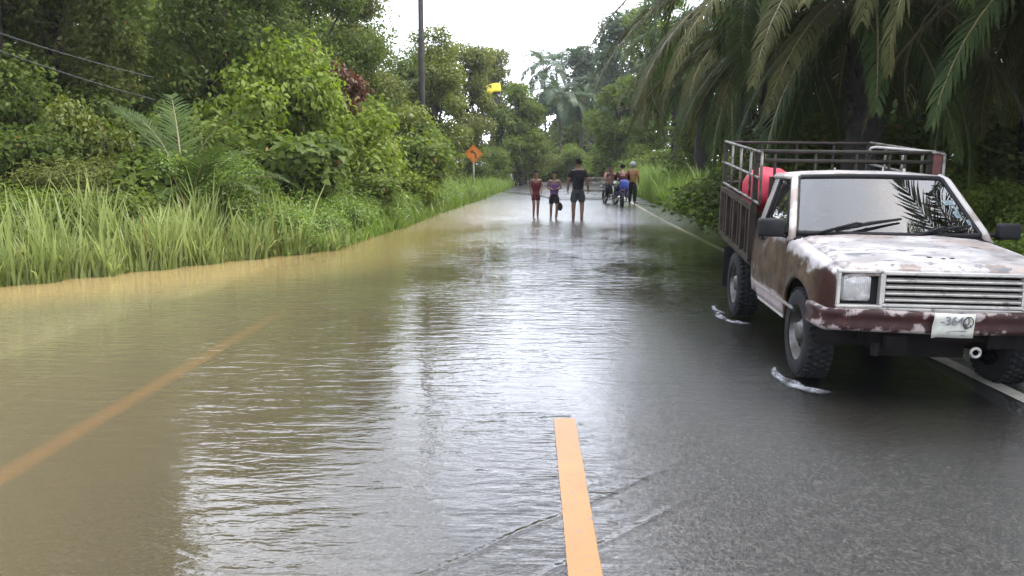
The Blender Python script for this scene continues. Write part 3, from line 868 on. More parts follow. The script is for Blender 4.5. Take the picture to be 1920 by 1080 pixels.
for i in range(16000):
    Y = 14 + 46 * g.random() ** 1.2; off = abs(g.gauss(0, 1.2))
    x = bank_right(Y) + off + .05
    right_.append((x, Y, ground_z(x, Y) - .03, (.6 + .6 * g.random()) * interp(Y, [(14, .6), (22, .9), (32, 1.9), (60, 2.0)])))
tag(blades("roadside_grass", right_, "herb", 3, .25, .75, .03, .5), "bright green grass on the right verge", "grass", kind="stuff")
def herb_patch(name, pts, size, per, seed, mat, label):
    V, F = leaf_arrays(pts, per, size, seed, .2, .5, .5, .8)
    tag(mesh_np(name, V, F, M[mat]), label, "ground cover", kind="stuff")
pts = []
for i in range(230):
    Y = 14.2 + 22 * g.random() ** 1.3; x = bank_left(Y) - .25 - abs(g.gauss(0, 1.35)); k = g.uniform(.22, .46)
    pts.append((x, Y, max(.05, ground_z(x, Y)) + k * .6 + min(.85, (bank_left(Y) - x) * .33), k, k, k * .8))
herb_patch("low_herbs", pts, .075, 330, 71, "herb", "low leafy herbs between the water and the shrubs on the left")
pts = []
for i in range(90):
    Y = g.uniform(8, 15.5); x = bank_left(Y) - 1.4 - abs(g.gauss(0, .8)); k = g.uniform(.25, .5)
    pts.append((x, Y, ground_z(x, Y) + k * .6 + .2, k, k, k * .8))
herb_patch("undergrowth", pts, .10, 220, 72, "leaf_mid", "dark undergrowth behind the tall grass")
pts = []
for i in range(110):
    Y = 9 + 22 * g.random(); x = bank_right(Y) + .1 + abs(g.gauss(0, .9)); k = g.uniform(.2, .42)
    pts.append((x, Y, ground_z(x, Y) + k * .6 + min(.4, (x - bank_right(Y)) * .2), k, k, k * .85))
herb_patch("verge_herbs", pts, .085, 300, 73, "herb", "leafy weeds along the right verge")
#SPLIT

# ------------------------------------------------------------------ the damp air
m, t, o = new_mat("damp_air")
pv = nd(t, "ShaderNodeVolumePrincipled", {"Color": (.93, .96, 1.0, 1), "Density": .00035, "Anisotropy": .2})
t.links.new(pv.outputs[0], o.inputs["Volume"])
mb = MB(); mb.box((20, 150, 29), (1500, 1200, 62))
tag(mb.build("haze", m), kind="stuff")
SC.cycles.volume_bounces = 0
SC.cycles.volume_max_steps = 64
#SPLIT
# ------------------------------------------------------------------ the old pickup truck
# local frame: x to the picture's right, y from the front bumper backwards, z up from the road
def paint(name, kind):
    m, t, o = new_mat(name)
    co = objco(t)
    sp = nd(t, "ShaderNodeSeparateXYZ"); t.links.new(co, sp.inputs[0])
    n1 = noise_n(t, co, 3.2, 7, .62, (1, 1, 1.3))
    n2 = noise_n(t, co, 9, 6, .65)
    n3 = noise_n(t, co, 30, 5, .7)
    nl = noise_n(t, co, 2.6, 5, .55, (2.0, 5.5, 3.0), .4)
    nb_ = noise_n(t, co, 1.4, 4, .5)
    white = mixc(t, sstep(t, n1, .35, .65), (.24, .22, .21), (.38, .36, .355))
    brown = mixc(t, sstep(t, n2, .35, .65), (.024, .014, .009), (.066, .040, .023))
    red = mixc(t, sstep(t, n2, .35, .65), (.017, .005, .005), (.036, .010, .009))
    grey = mixc(t, n2, (.07, .07, .075), (.16, .155, .16))
    if kind == "bonnet":
        c = mixc(t, sstep(t, nb_, .48, .66, 0, .7), white, (.25, .185, .15))
        ed = mth(t, 'MAXIMUM', sstep(t, mth(t, 'ABSOLUTE', sp.outputs["X"]), .52, .70), mth(t, 'MAXIMUM', sstep(t, sp.outputs["Y"], .16, .03), sstep(t, sp.outputs["Y"], .98, 1.16)))
        c = mixc(t, mth(t, 'MULTIPLY', sstep(t, mth(t, 'ADD', n2, mth(t, 'MULTIPLY', ed, .15)), .62, .68), .6), c, (.10, .055, .032))
        c = mixc(t, sstep(t, nl, .59, .635), c, grey)
        c = mixc(t, sstep(t, noise_n(t, co, 5.2, 6, .6, (1.2, 2.4, 1)), .62, .66, 0, .8), c, brown)
        c = mixc(t, sstep(t, n3, .70, .78, 0, .7), c, brown)
    elif kind == "fender":
        hgt = mth(t, 'ADD', sp.outputs["Z"], mth(t, 'MULTIPLY', mth(t, 'SUBTRACT', n1, .5), .42))
        c = mixc(t, sstep(t, sp.outputs["Y"], .25, .5), red, brown)
        c = mixc(t, sstep(t, hgt, .86, .93), c, white)
        c = mixc(t, sstep(t, n2, .66, .71, 0, .8), c, (.22, .2, .19))
        c = mixc(t, sstep(t, n3, .66, .75, 0, .7), c, (.02, .012, .008))
    elif kind == "door":
        hgt = mth(t, 'ADD', sp.outputs["Z"], mth(t, 'MULTIPLY', mth(t, 'SUBTRACT', n1, .5), .10))
        c = mixc(t, sstep(t, hgt, .50, .54), (.27, .22, .22), brown)
        c = mixc(t, sstep(t, n1, .60, .66, 0, .75), c, (.17, .155, .15))
        c = mixc(t, sstep(t, n3, .68, .76, 0, .6), c, (.02, .013, .01))
    elif kind == "roof":
        c = mixc(t, sstep(t, n1, .50, .60, 0, .8), white, (.17, .125, .095))
        c = mixc(t, sstep(t, n3, .66, .76, 0, .6), c, brown)
    elif kind == "pillar":
        c = mixc(t, sstep(t, n1, .50, .60, 0, .7), (.33, .30, .28), (.15, .11, .085))
        c = mixc(t, sstep(t, n3, .64, .74, 0, .7), c, brown)
    elif kind == "bumper":
        c = mixc(t, sstep(t, n1, .55, .7, 0, .7), red, (.02, .012, .012))
        c = mixc(t, sstep(t, mth(t, 'ADD', n2, mth(t, 'MULTIPLY', mth(t, 'ABSOLUTE', mth(t, 'SUBTRACT', sp.outputs["Z"], .585)), 2.6)), .62, .71, 0, .8), c, (.27, .235, .225))
    elif kind == "bed":
        c = mixc(t, sstep(t, n1, .45, .65), (.017, .011, .009), (.042, .029, .023))
        c = mixc(t, sstep(t, n3, .66, .74, 0, .6), c, (.12, .10, .09))
    b = nd(t, "ShaderNodeBsdfPrincipled", {"Specular IOR Level": .2 if kind in ("bumper", "door", "fender", "bed") else .4})
    t.links.new(c, b.inputs["Base Color"])
    t.links.new(sstep(t, n1, .3, .7, .32, .62), b.inputs["Roughness"])
    hb = mth(t, 'ADD', n1, mth(t, 'MULTIPLY', n2, .3))
    t.links.new(bump(t, hb, .5, .012), b.inputs["Normal"])
    t.links.new(b.outputs[0], o.inputs[0]); return m
for k in ("bonnet", "fender", "door", "roof", "pillar", "bumper", "bed"): M["paint_" + k] = paint("paint_" + k, k)
M["tyre"] = plain("tyre", (.012, .012, .013), .85, var=.3, scale=12, bmp=.004, spec=.15)
M["rubber"] = plain("rubber", (.008, .008, .009), .65, spec=.2)
M["dark_metal"] = plain("dark_metal", (.009, .008, .008), .8, var=.4, spec=.1)
M["rim"] = plain("rim", (.13, .13, .13), .5, .4, var=.4, dirt=(.03, .025, .02), dirt_amt=.8)
M["chrome"] = plain("chrome", (.40, .38, .355), .3, .7, var=.15, scale=14, dirt=(.12, .09, .07), dirt_amt=.25)
M["grille_metal"] = plain("grille_metal", (.36, .345, .32), .4, .4, var=.15, scale=14, dirt=(.12, .09, .07), dirt_amt=.2)
M["cage"] = plain("cage", (.115, .11, .10), .55, .2, var=.35, scale=10, dirt=(.035, .024, .017), dirt_amt=.5)
M["cage_dark"] = plain("cage_dark", (.020, .017, .013), .7, .0, var=.4, spec=.2)
M["red_sack"] = plain("red_sack", (.38, .012, .035), .55, var=.12, scale=3)
M["plate"] = plain("plate", (.42, .42, .37), .5, var=.12, scale=20)
M["ink"] = plain("ink", (.03, .03, .03), .6)
M["seat_cloth"] = plain("seat_cloth", (.03, .028, .027), .8)
M["light_pipe"] = plain("light_pipe", (.30, .29, .275), .5, .2)
M["red_post"] = plain("red_post", (.09, .018, .015), .6, var=.4)
def glass(name, tint, refl, dirt):
    m, t, o = new_mat(name)
    co = objco(t)
    fr = nd(t, "ShaderNodeFresnel", {"IOR": 1.52})
    f = mth(t, 'MULTIPLY', fr.outputs[0], refl, clamp=True)
    tr = nd(t, "ShaderNodeBsdfTransparent", {"Color": c4(tint)})
    df = nd(t, "ShaderNodeBsdfDiffuse", {"Color": (.16, .15, .145, 1)})
    a = nd(t, "ShaderNodeMixShader")
    t.links.new(sstep(t, noise_n(t, co, 6, 6, .65), .35, .8, dirt * .4, dirt * 2.2), a.inputs[0])
    t.links.new(tr.outputs[0], a.inputs[1]); t.links.new(df.outputs[0], a.inputs[2])
    gl = nd(t, "ShaderNodeBsdfGlossy", {"Roughness": .012})
    b = nd(t, "ShaderNodeMixShader"); t.links.new(f, b.inputs[0])
    t.links.new(a.outputs[0], b.inputs[1]); t.links.new(gl.outputs[0], b.inputs[2])
    t.links.new(b.outputs[0], o.inputs[0]); return m
M["windscreen"] = glass("windscreen", (.40, .43, .43), 2.3, .035)
M["side_glass"] = glass("side_glass", (.6, .68, .62), 1.7, .07)
m, t, o = new_mat("lamp_glass")
co = objco(t)
b = nd(t, "ShaderNodeBsdfPrincipled", {"Roughness": .10, "Metallic": .1, "Coat Weight": .6})
t.links.new(mixc(t, sstep(t, noise_n(t, co, 11, 4), .4, .65), (.30, .29, .28), (.55, .54, .52)), b.inputs["Base Color"])
wv = nd(t, "ShaderNodeTexWave", {"Scale": 22., "Distortion": .3}); t.links.new(co, wv.inputs["Vector"])
t.links.new(bump(t, wv.outputs["Fac"], .5, .006), b.inputs["Normal"])
t.links.new(b.outputs[0], o.inputs[0]); M["lamp_glass"] = m

truck = empty("pickup_truck", (2.758, 5.205, -.004), label="rusty old white and brown pickup truck with a caged cargo bed, stopped in shallow water", cat="pickup truck")
truck.rotation_euler = (Matrix.Rotation(-.0597, 4, 'Z') @ Matrix.Rotation(.0116, 4, 'Y') @ Matrix.Rotation(.0054, 4, 'X')).to_euler()

WF = .74; WR = 3.18; TR = .335
def halfw(y): return interp(y, [(0, .735), (.3, .775), (.8, .80), (2.5, .80)])
def prof(z): return interp(z, [(.3, .955), (.48, .985), (.62, 1.0), (.80, 1.0), (.92, .975), (1.05, .94)])
def bon_z(y): return interp(y, [(.06, .895), (.14, .915), (.5, .955), (1.22, 1.015)])
for sgn in (-1, 1):
    # front fender with its wheel arch
    ys = frange(.06, 1.215, .0385); cols = []
    for y in ys:
        dz = abs(y - WF)
        zb = TR + .01 + math.sqrt(max(0, .40 ** 2 - dz ** 2)) if dz < .40 else (.60 if y < WF else .36)
        if .34 < dz < .40 and y > WF: zb = min(zb, lerp(.36, .55, (.40 - dz) / .06))
        zt = bon_z(y) - .035
        col = []
        for k in range(10):
            z = lerp(zb, zt, k / 9)
            flare = .018 * max(0, 1 - abs(math.hypot(y - WF, z - TR) - .42) / .06)
            col.append((sgn * (halfw(y) * prof(z) + flare), y, z))
        for dx, dz2 in ((.018, .018), (.045, .032), (.095, .038)):
            col.append((sgn * (halfw(y) * prof(zt) - dx), y, zt + dz2))
        cols.append(col)
    mb = MB(); mb.grid(cols)
    mb.build("fender", M["paint_fender"], truck, True, solid=.022)
    mb = MB()                                             # dark inner arch
    rows = []
    for k in range(13):
        a = math.pi * k / 12
        rows.append([(sgn * .40, WF + math.cos(a) * .395, TR + .0 + math.sin(a) * .395), (sgn * .765, WF + math.cos(a) * .395, TR + .0 + math.sin(a) * .395)])
    mb.grid(rows); mb.box((sgn * .40, WF, .62), (.02, .8, .5))
    mb.build("wheel_housing", M["dark_metal"], truck)
    # door: lower skin, frame, window, handle, trim
    cols = []
    for y in frange(1.225, 2.19, .0965):
        col = []
        for k in range(11):
            z = lerp(.37, 1.005, k / 10)
            col.append((sgn * (halfw(y) * prof(z) + .004), y, z))
        cols.append(col)
    mb = MB(); mb.grid(cols)
    door = mb.build("door", M["paint_door"], truck, True, solid=.03)
    def pillar_pt(y, z):                                  # upper body leans in towards the roof
        return Vector((sgn * lerp(.755, .615, (z - 1.0) / .5), y, z))
    mb = MB()
    A0, A1 = pillar_pt(1.30, 1.005), pillar_pt(1.76, 1.455)
    B0, B1 = pillar_pt(2.17, 1.005), pillar_pt(2.13, 1.455)
    for p, q in ((A0, A1), (A1, B1), (B1, B0), (A0, B0)): mb.tube([p, q], .020, 6)
    mb.build("window_frame", M["rubber"], door, True)
    mb = MB(); mb.grid([[lerp(A0, A1, q), lerp(B0, B1, q)] for q in (0, .5, 1)])
    mb.build("window", M["side_glass"], door)
    mb = MB(); mb.box((sgn * .812, 2.03, .93), (.028, .16, .035)); mb.build("handle", M["rubber"], door, bevel=.006)
    mb = MB(); mb.box((sgn * (halfw(1.7) + .008), 1.49, .505), (.016, 1.33, .022)); mb.build("trim_strip", M["chrome"], door, bevel=.003)
    mb = MB(); mb.box((sgn * (halfw(1.7) * .962), 1.66, .365), (.03, .93, .022)); mb.build("sill_strip", M["grille_metal"], truck, bevel=.004)
    # rear quarter and pillars
    cols = [[(sgn * (halfw(y) * prof(z)), y, z) for z in (.40, .5, .6, .75, .9, 1.005)] for y in (2.20, 2.30, 2.42)]
    mb = MB(); mb.grid(cols); mb.build("quarter_panel", M["paint_door"], truck, True, solid=.03)
    mb = MB()
    mb.grid([[pillar_pt(2.19, 1.0), pillar_pt(2.42, 1.0)], [pillar_pt(2.15, 1.25), pillar_pt(2.41, 1.25)], [pillar_pt(2.13, 1.47), pillar_pt(2.39, 1.47)]])
    mb.build("rear_pillar", M["paint_pillar"], truck, True, solid=.03, bevel=.008)
    mb = MB()
    mb.tube([(sgn * .757, 1.185, .985), (sgn * .735, 1.25, 1.075), (sgn * .625, 1.70, 1.455), (sgn * .590, 1.79, 1.492)], [.034, .031, .030, .030], 8)
    mb.build("front_pillar", M["paint_pillar"], truck, True)
    mb = MB()
    mb.tube([(sgn * .628, 1.73, 1.474), (sgn * .630, 2.0, 1.478), (sgn * .622, 2.40, 1.468)], .022, 8)
    mb.build("rain_gutter", M["paint_pillar"], truck, True)
    # mirrors on arms
    mb = MB()
    mb.tube([(sgn * .76, 1.30, 1.03), (sgn * .83, 1.24, 1.06)], .014, 6)
    mb.build("mirror_arm", M["rubber"], truck)
    mb = MB()
    rows = []
    for yy, k in ((-.045, .70), (-.035, .92), (0, 1), (.03, 1), (.035, .9)):
        rows.append([(sgn * .912 + a * (.105 if sgn < 0 else .085) * k, 1.22 + yy, 1.085 + b_ * (.074 if sgn < 0 else .064) * k) for a, b_ in
                     ((-1, -.75), (-.85, -1), (.85, -1), (1, -.75), (1, .75), (.85, 1), (-.85, 1), (-1, .75), (-1, -.75))])
    mb.grid(rows); n_ = len(rows[0])
    mb.add(rows[0][:-1], [tuple(range(8))]); mb.add(rows[-1][:-1], [tuple(range(8))])
    mb.build("mirror", M["rubber"], truck, True, bevel=.004)
# bonnet
xs = frange(-.69, .69, .06)
def bonnet_pt(x, y):
    e = abs(x) / .69
    z = bon_z(y) + .020 + .018 * (1 - e * e) - .020 * max(0, e - .9) / .1
    z += .008 * math.exp(-((abs(x) - .33) / .10) ** 2)
    if y < .12: z -= .030 * ((.12 - y) / .06) ** 2
    z += .004 * noise.noise(Vector((x * 4, y * 4, 2)))
    return (x, y, z)
mb = MB(); mb.grid([[bonnet_pt(x, y) for x in xs] for y in frange(.045, 1.14, .0365)])
mb.build("bonnet", M["paint_bonnet"], truck, True, solid=.02)
for x, y, a in ((-.06, .30, .035), (.02, .27, .02), (.085, .29, .03)):   # small holes rusted through near the front edge
    p = bonnet_pt(x, y); mb = MB(); mb.box((x, y, p[2] + .001), (a, .022, .006), (.03, 0, .5))
    mb.build("rust_hole", M["dark_metal"], truck, bevel=.002)
mb = MB(); mb.grid([[(x, 1.13, 1.005 + .02 * (1 - (x / .75) ** 2)), (x, 1.185, 1.012 + .018 * (1 - (x / .75) ** 2)), (x, 1.235, 1.040 + .018 * (1 - (x / .75) ** 2))] for x in frange(-.745, .745, .15)])
mb.build("cowl", M["rubber"], truck, True, solid=.015)
# windscreen
def ws(u, v, out=0):
    x = u * lerp(.715, .590, v)
    y = lerp(1.225, 1.735, v) - .045 * (1 - u * u) * (1 - .3 * v) - out
    return (x, y, lerp(1.045, 1.480, v) + .012 * (1 - u * u) * v)
mb = MB(); mb.grid([[ws(u, v) for u in frange(-1, 1, .125)] for v in frange(0, 1, .125)])
wsh = mb.build("windscreen", M["windscreen"], truck, True)
mb = MB()
loop = [ws(u, 0) for u in frange(-.97, .97, .194)] + [ws(1, v) for v in frange(.04, .95, .13)] + [ws(u, 1) for u in reversed(frange(-.96, .96, .192))] + [ws(-1, v) for v in reversed(frange(.04, .95, .13))]
mb.tube(loop + loop[:2], .022, 6, False); mb.build("seal", M["rubber"], wsh, True)
mb = MB(); mb.tube([ws(-.02, .995, -.06), ws(-.02, .90, -.09)], .008, 5); mb.box(ws(-.02, .85, -.10), (.20, .02, .055)); mb.build("inner_mirror", M["dark_metal"], truck, bevel=.01)
for (u0, u1, v1) in ((-.80, .17, .27), (.26, .93, .17)):
    mb = MB()
    a, b_ = Vector(ws(u0, .0, .045)), Vector(ws(u1, v1, .035))
    mid = a.lerp(b_, .45) + Vector((0, -.03, .035))
    mb.tube([a, mid, a.lerp(b_, .62)], [.014, .010, .008], 6)
    wip = mb.build("wiper", M["rubber"], truck, True)
    mb = MB(); mb.tube([a.lerp(b_, .22) + Vector((0, -.012, .0)), a.lerp(b_, .6) + Vector((0, -.014, .012)), b_], [.010, .016, .009], 6)
    mb.build("wiper_blade", M["rubber"], wip, True)
# stickers on the far corner of the windscreen
mb = MB()
for (u, v, a, h_) in ((.80, .52, .09, .05), (.84, .30, .05, .07), (.88, .40, .03, .06), (.93, .16, .035, .07)):
    p = Vector(ws(u, v, .004)); mb.add([p, p + Vector((a, .01, 0)), p + Vector((a - .02, .045, h_ * .75)), p + Vector((-.015, .035, h_ * .7))], [(0, 1, 2, 3)])
mb.build("sticker", plain("sticker", (.10, .14, .15), .6, var=.6, scale=40), wsh)
# roof
rows = []
for y in frange(1.715, 2.42, .05):
    row = []
    for x in frange(-.63, .63, .06):
        e = abs(x) / .63; q = (y - 1.715) / .705
        z = 1.497 + .030 * (1 - e ** 2.6) + .012 * math.sin(math.pi * q) - .012 * (1 - min(1, q / .1)) - .02 * max(0, (q - .9) / .1)
        z += .004 * noise.noise(Vector((x * 5, y * 5, 7)))
        row.append((x, y, z))
    rows.append(row)
mb = MB(); mb.grid(rows); mb.build("roof", M["paint_roof"], truck, True, solid=.03)
mb = MB()
mb.tube([(.30, 2.28, 1.52), (.30, 2.28, 1.57)], .008, 5); mb.tube([(-.12, 2.30, 1.52), (-.12, 2.30, 1.56)], .008, 5); mb.tube([(.38, 2.0, 1.525), (.38, 2.0, 1.56)], .012, 5)
mb.build("roof_bracket", M["grille_metal"], truck)
# cab back, floor, seats, dashboard, steering wheel
mb = MB()
mb.box((0, 2.405, .72), (1.5, .03, .58)); mb.box((-.58, 2.39, 1.24), (.20, .03, .46)); mb.box((.58, 2.39, 1.24), (.20, .03, .46)); mb.box((0, 2.39, 1.44), (.96, .03, .06))
mb.build("cab_back", M["paint_bed"], truck)
mb = MB(); mb.grid([[(-.48, 2.39, 1.02), (.48, 2.39, 1.02)], [(-.48, 2.39, 1.41), (.48, 2.39, 1.41)]]); mb.build("rear_window", M["side_glass"], truck)
mb = MB()
mb.box((0, 2.0, .62), (1.36, .52, .22)); mb.box((-.34, 2.27, .92), (.55, .14, .50), (.15, 0, 0)); mb.box((.34, 2.27, .92), (.55, .14, .50), (.15, 0, 0)); 
mb.build("bench_seat", M["seat_cloth"], truck, bevel=.05, seg=3)
mb = MB(); mb.box((0, 1.36, .94), (1.42, .24, .16)); mb.box((-.36, 1.42, 1.02), (.36, .16, .07)); mb.box((0, 1.18, .70), (1.44, .05, .6)); mb.box((0, 1.8, .40), (1.45, 1.2, .04))
mb.build("dashboard", M["seat_cloth"], truck, bevel=.03, seg=3)
mb = MB()
cc = Vector((-.36, 1.55, 1.03)); ax = Vector((0, .82, .57)); up = Vector((0, -.57, .82))
ring = [cc + (Vector((1, 0, 0)) * math.cos(a) + up * math.sin(a)) * .19 for a in [2 * math.pi * k / 24 for k in range(26)]]
mb.tube(ring, .014, 6, False)
for a in (.3, 2.84, 4.7): mb.tube([cc, cc + (Vector((1, 0, 0)) * math.cos(a) + up * math.sin(a)) * .19], .011, 5)
mb.tube([cc, cc - ax * -.0 + Vector((0, -.22, -.16))], .02, 6)
mb.build("steering_wheel", plain("steering_wheel", (.10, .10, .10), .4), truck, True)
# front panel, headlights, grille
mb = MB(); mb.box((0, .13, .77), (1.40, .03, .26)); mb.build("radiator_panel", M["dark_metal"], truck)
mb = MB()
mb.box((0, .062, .648), (1.455, .05, .030)); mb.build("valance", M["grille_metal"], truck, bevel=.006)
for sgn in (-1, 1):
    cx = sgn * .592
    mb = MB()
    W_, H_ = .136, .118
    fr_ = [(-W_, -H_ + .004), (W_, -H_ + .004), (W_, H_), (-W_, H_)]
    for (a, b_), (c_, d_) in zip(fr_, fr_[1:] + fr_[:1]):
        horizontal = abs(b_ - d_) < 1e-6
        cxx, czz = (a + c_) / 2, (b_ + d_) / 2
        mb.box((cx + cxx, .055, .782 + czz), ((2 * W_ + .022) if horizontal else .020, .055, .020 if horizontal else 2 * H_ - .024))
    lamp = mb.build("headlight", M["grille_metal"], truck, bevel=.005)
    mb = MB()
    rows = []
    for yy, k in ((.075, 1), (.062, .98), (.050, .88), (.044, .6), (.042, .0)):
        rows.append([(cx + sgn * .020 + a * .098 * k, yy, .785 + b_ * .088 * k) for a, b_ in
                     ((-1, -.8), (-.85, -1), (.85, -1), (1, -.8), (1, .8), (.85, 1), (-.85, 1), (-1, .8), (-1, -.8))])
    mb.grid(rows); mb.build("lens", M["lamp_glass"], lamp, True)
    mb = MB(); mb.box((cx, .10, .782), (.26, .012, .21)); mb.build("bezel", M["rubber"], lamp)
mb = MB()
mb.box((0, .055, .892), (.90, .05, .024)); mb.box((0, .055, .678), (.90, .05, .022))
mb.box((-.444, .055, .785), (.024, .05, .19)); mb.box((.444, .055, .785), (.024, .05, .19))
gr = mb.build("grille", M["grille_metal"], truck, bevel=.005)
for k in range(4):
    mb = MB(); mb.box((0, .05, .717 + k * .043), (.862, .042, .015), (.3, 0, 0)); mb.build("grille_bar", M["grille_metal"], gr, bevel=.003)
mb = MB()
for x in (-.22, 0, .22): mb.box((x, .078, .785), (.014, .012, .19))
mb.build("grille_rib", M["dark_metal"], gr)
# bumper
path = [(-.835, .33), (-.832, .16), (-.80, .06), (-.74, .005), (-.5, -.015), (0, -.03), (.5, -.015), (.74, .005), (.80, .06), (.832, .16), (.835, .33)]
prof_b = [(.03, .635), (.012, .655), (-.012, .650), (-.022, .625), (-.012, .60), (-.010, .56), (-.022, .535), (-.014, .510), (.03, .500)]
rows = []
for i, (x, y) in enumerate(path):
    a = Vector(path[max(0, i - 1)]); b_ = Vector(path[min(len(path) - 1, i + 1)])
    d = (b_ - a).normalized(); nn = Vector((d.y, -d.x))      # outward
    dent = .006 * math.sin(i * 2.3)
    rows.append([(x - nn.x * o_, y - nn.y * o_, z + dent) if False else (x + nn.x * -o_, y + nn.y * -o_, z + dent) for o_, z in prof_b])
mb = MB(); mb.grid(rows); mb.build("bumper", M["paint_bumper"], truck, True, solid=.012)
# number plate
mb = MB()
pc = Vector((-.025, -.063, .572)); rows = []
for i in range(9):
    row = []
    for j in range(5):
        u, v = i / 8 - .5, j / 4 - .5
        row.append((pc.x + u * .262, pc.y - .006 * math.sin(u * 7) - (.016 if u < -.42 and v > .0 else 0) + v * -.012, pc.z + v * .160 + (.012 if u < -.4 else 0) * v))
    rows.append(row)
mb.grid(rows); plate = mb.build("number_plate", M["plate"], truck, True, solid=.003)
def text_mesh(body, size, name, mat, parent, loc, rot, bold=0):
    cu = bpy.data.curves.new(name, 'FONT'); cu.body = body; cu.size = size; cu.align_x = 'CENTER'; cu.align_y = 'CENTER'; cu.extrude = .0012; cu.offset = bold
    tmp = bpy.data.objects.new(name, cu); COL.objects.link(tmp)
    dg = bpy.context.evaluated_depsgraph_get()
    me = bpy.data.meshes.new_from_object(tmp.evaluated_get(dg))
    bpy.data.objects.remove(tmp); 
    o_ = bpy.data.objects.new(name, me); me.materials.clear(); me.materials.append(mat); link(o_, parent)
    o_.location = loc; o_.rotation_euler = rot; return o_
ink2 = plain("faded_ink", (.11, .11, .115), .6, var=.4, scale=30)
text_mesh("-3640", .078, "registration", ink2, plate, (-.018, -.0775, .602), (R(90), 0, 0), .0008)
mb = MB()
ring = [Vector((.061 + .030 * math.cos(a), -.0785, .600 + .034 * math.sin(a))) for a in [2 * math.pi * k / 20 for k in range(22)]]
mb.tube(ring, .0032, 5, False); mb.tube([(.040, -.0785, .585), (.052, -.0785, .557)], [.012, .010], 6); mb.tube([(.074, -.0785, .58), (.080, -.0785, .566)], .004, 5)
mb.build("seal_mark", M["ink"], plate)
mb = MB(); mb.tube([(-.07, -.077, .530), (-.03, -.079, .540), (.05, -.079, .541)], .003, 4); mb.tube([(.02, -.077, .512), (.045, -.077, .512)], .003, 4)
mb.build("province_line", ink2, plate)
# chassis, axle, tow ring
mb = MB()
for sgn in (-1, 1): mb.box((sgn * .40, 2.25, .42), (.09, 4.0, .13))
mb.box((0, .34, .46), (1.0, .10, .14)); mb.box((0, .9, .36), (.6, .9, .24)); mb.box((0, 2.6, .42), (.9, .1, .1)); mb.box((0, 4.0, .48), (1.2, .1, .1))
mb.tube([(-.62, WF, .30), (.62, WF, .30)], .055, 8); mb.tube([(-.62, WR, TR), (.62, WR, TR)], .06, 8); mb.ball((0, WR, TR), (.16, .17, .16))
mb.tube([(-.42, .16, .40), (-.42, .16, .31)], .03, 6); mb.box((-.30, .14, .41), (.14, .05, .09))
mb.build("chassis", M["dark_metal"], truck, weld=False)
mb = MB(); ring = [Vector((.21 + .030 * math.cos(a), .10, .36 + .030 * math.sin(a))) for a in [2 * math.pi * k / 16 for k in range(18)]]
mb.tube(ring, .011, 6, False); mb.build("tow_ring", M["grille_metal"], truck, True)
# wheels
def wheel(sgn, y, width, xc):
    mb = MB(); rr = TR
    P = [(-.5, .62), (-.52, .70), (-.54, .82), (-.50, .93), (-.40, .985), (-.2, 1.0), (.2, 1.0), (.40, .985), (.50, .93), (.54, .82), (.52, .70), (.5, .62)]
    mb.lathe([(a * width, r_ * rr) for a, r_ in P], 'X', 40)
    for k in range(40):                                   # tread blocks
        a = 2 * math.pi * k / 40
        for q in (-.36, -.12, .12, .36):
            aa = a + (.08 if q in (-.12, .36) else 0)
            mb.box((q * width, math.cos(aa) * rr * .998, math.sin(aa) * rr * .998), (.19 * width, .026, .016), (aa - math.pi / 2, 0, 0))
    ty = mb.build("wheel", M["tyre"], truck, True, weld=False)
    ty.location = (sgn * xc, y, TR)
    mb = MB(); s_ = sgn
    mb.lathe([(s_ * width * .46, .63 * rr), (s_ * width * .40, .60 * rr), (s_ * width * .22, .56 * rr), (s_ * width * .10, .50 * rr), (s_ * width * .18, .36 * rr), (s_ * width * .30, .25 * rr), (s_ * width * .42, .22 * rr), (s_ * width * .46, .12 * rr), (s_ * width * .46, 0.001)], 'X', 32)
    rim = mb.build("rim", M["rim"], ty, True)
    mb = MB()
    for k in range(8):
        a = 2 * math.pi * k / 8
        mb.tube([(s_ * width * .13, math.cos(a) * .43 * rr, math.sin(a) * .43 * rr), (s_ * width * .20, math.cos(a) * .43 * rr, math.sin(a) * .43 * rr)], .028, 8)
    mb.build("rim_hole", M["dark_metal"], ty)
    return ty
for sgn in (-1, 1):
    wf_ = wheel(sgn, WF, .195, .70)
    wheel(sgn, WR, .215, .70)
    mb = MB(); mb.box((sgn * .70, WR + .56, .44), (.24, .014, .46), (.10, 0, 0)); mb.build("mudflap", M["rubber"], truck)

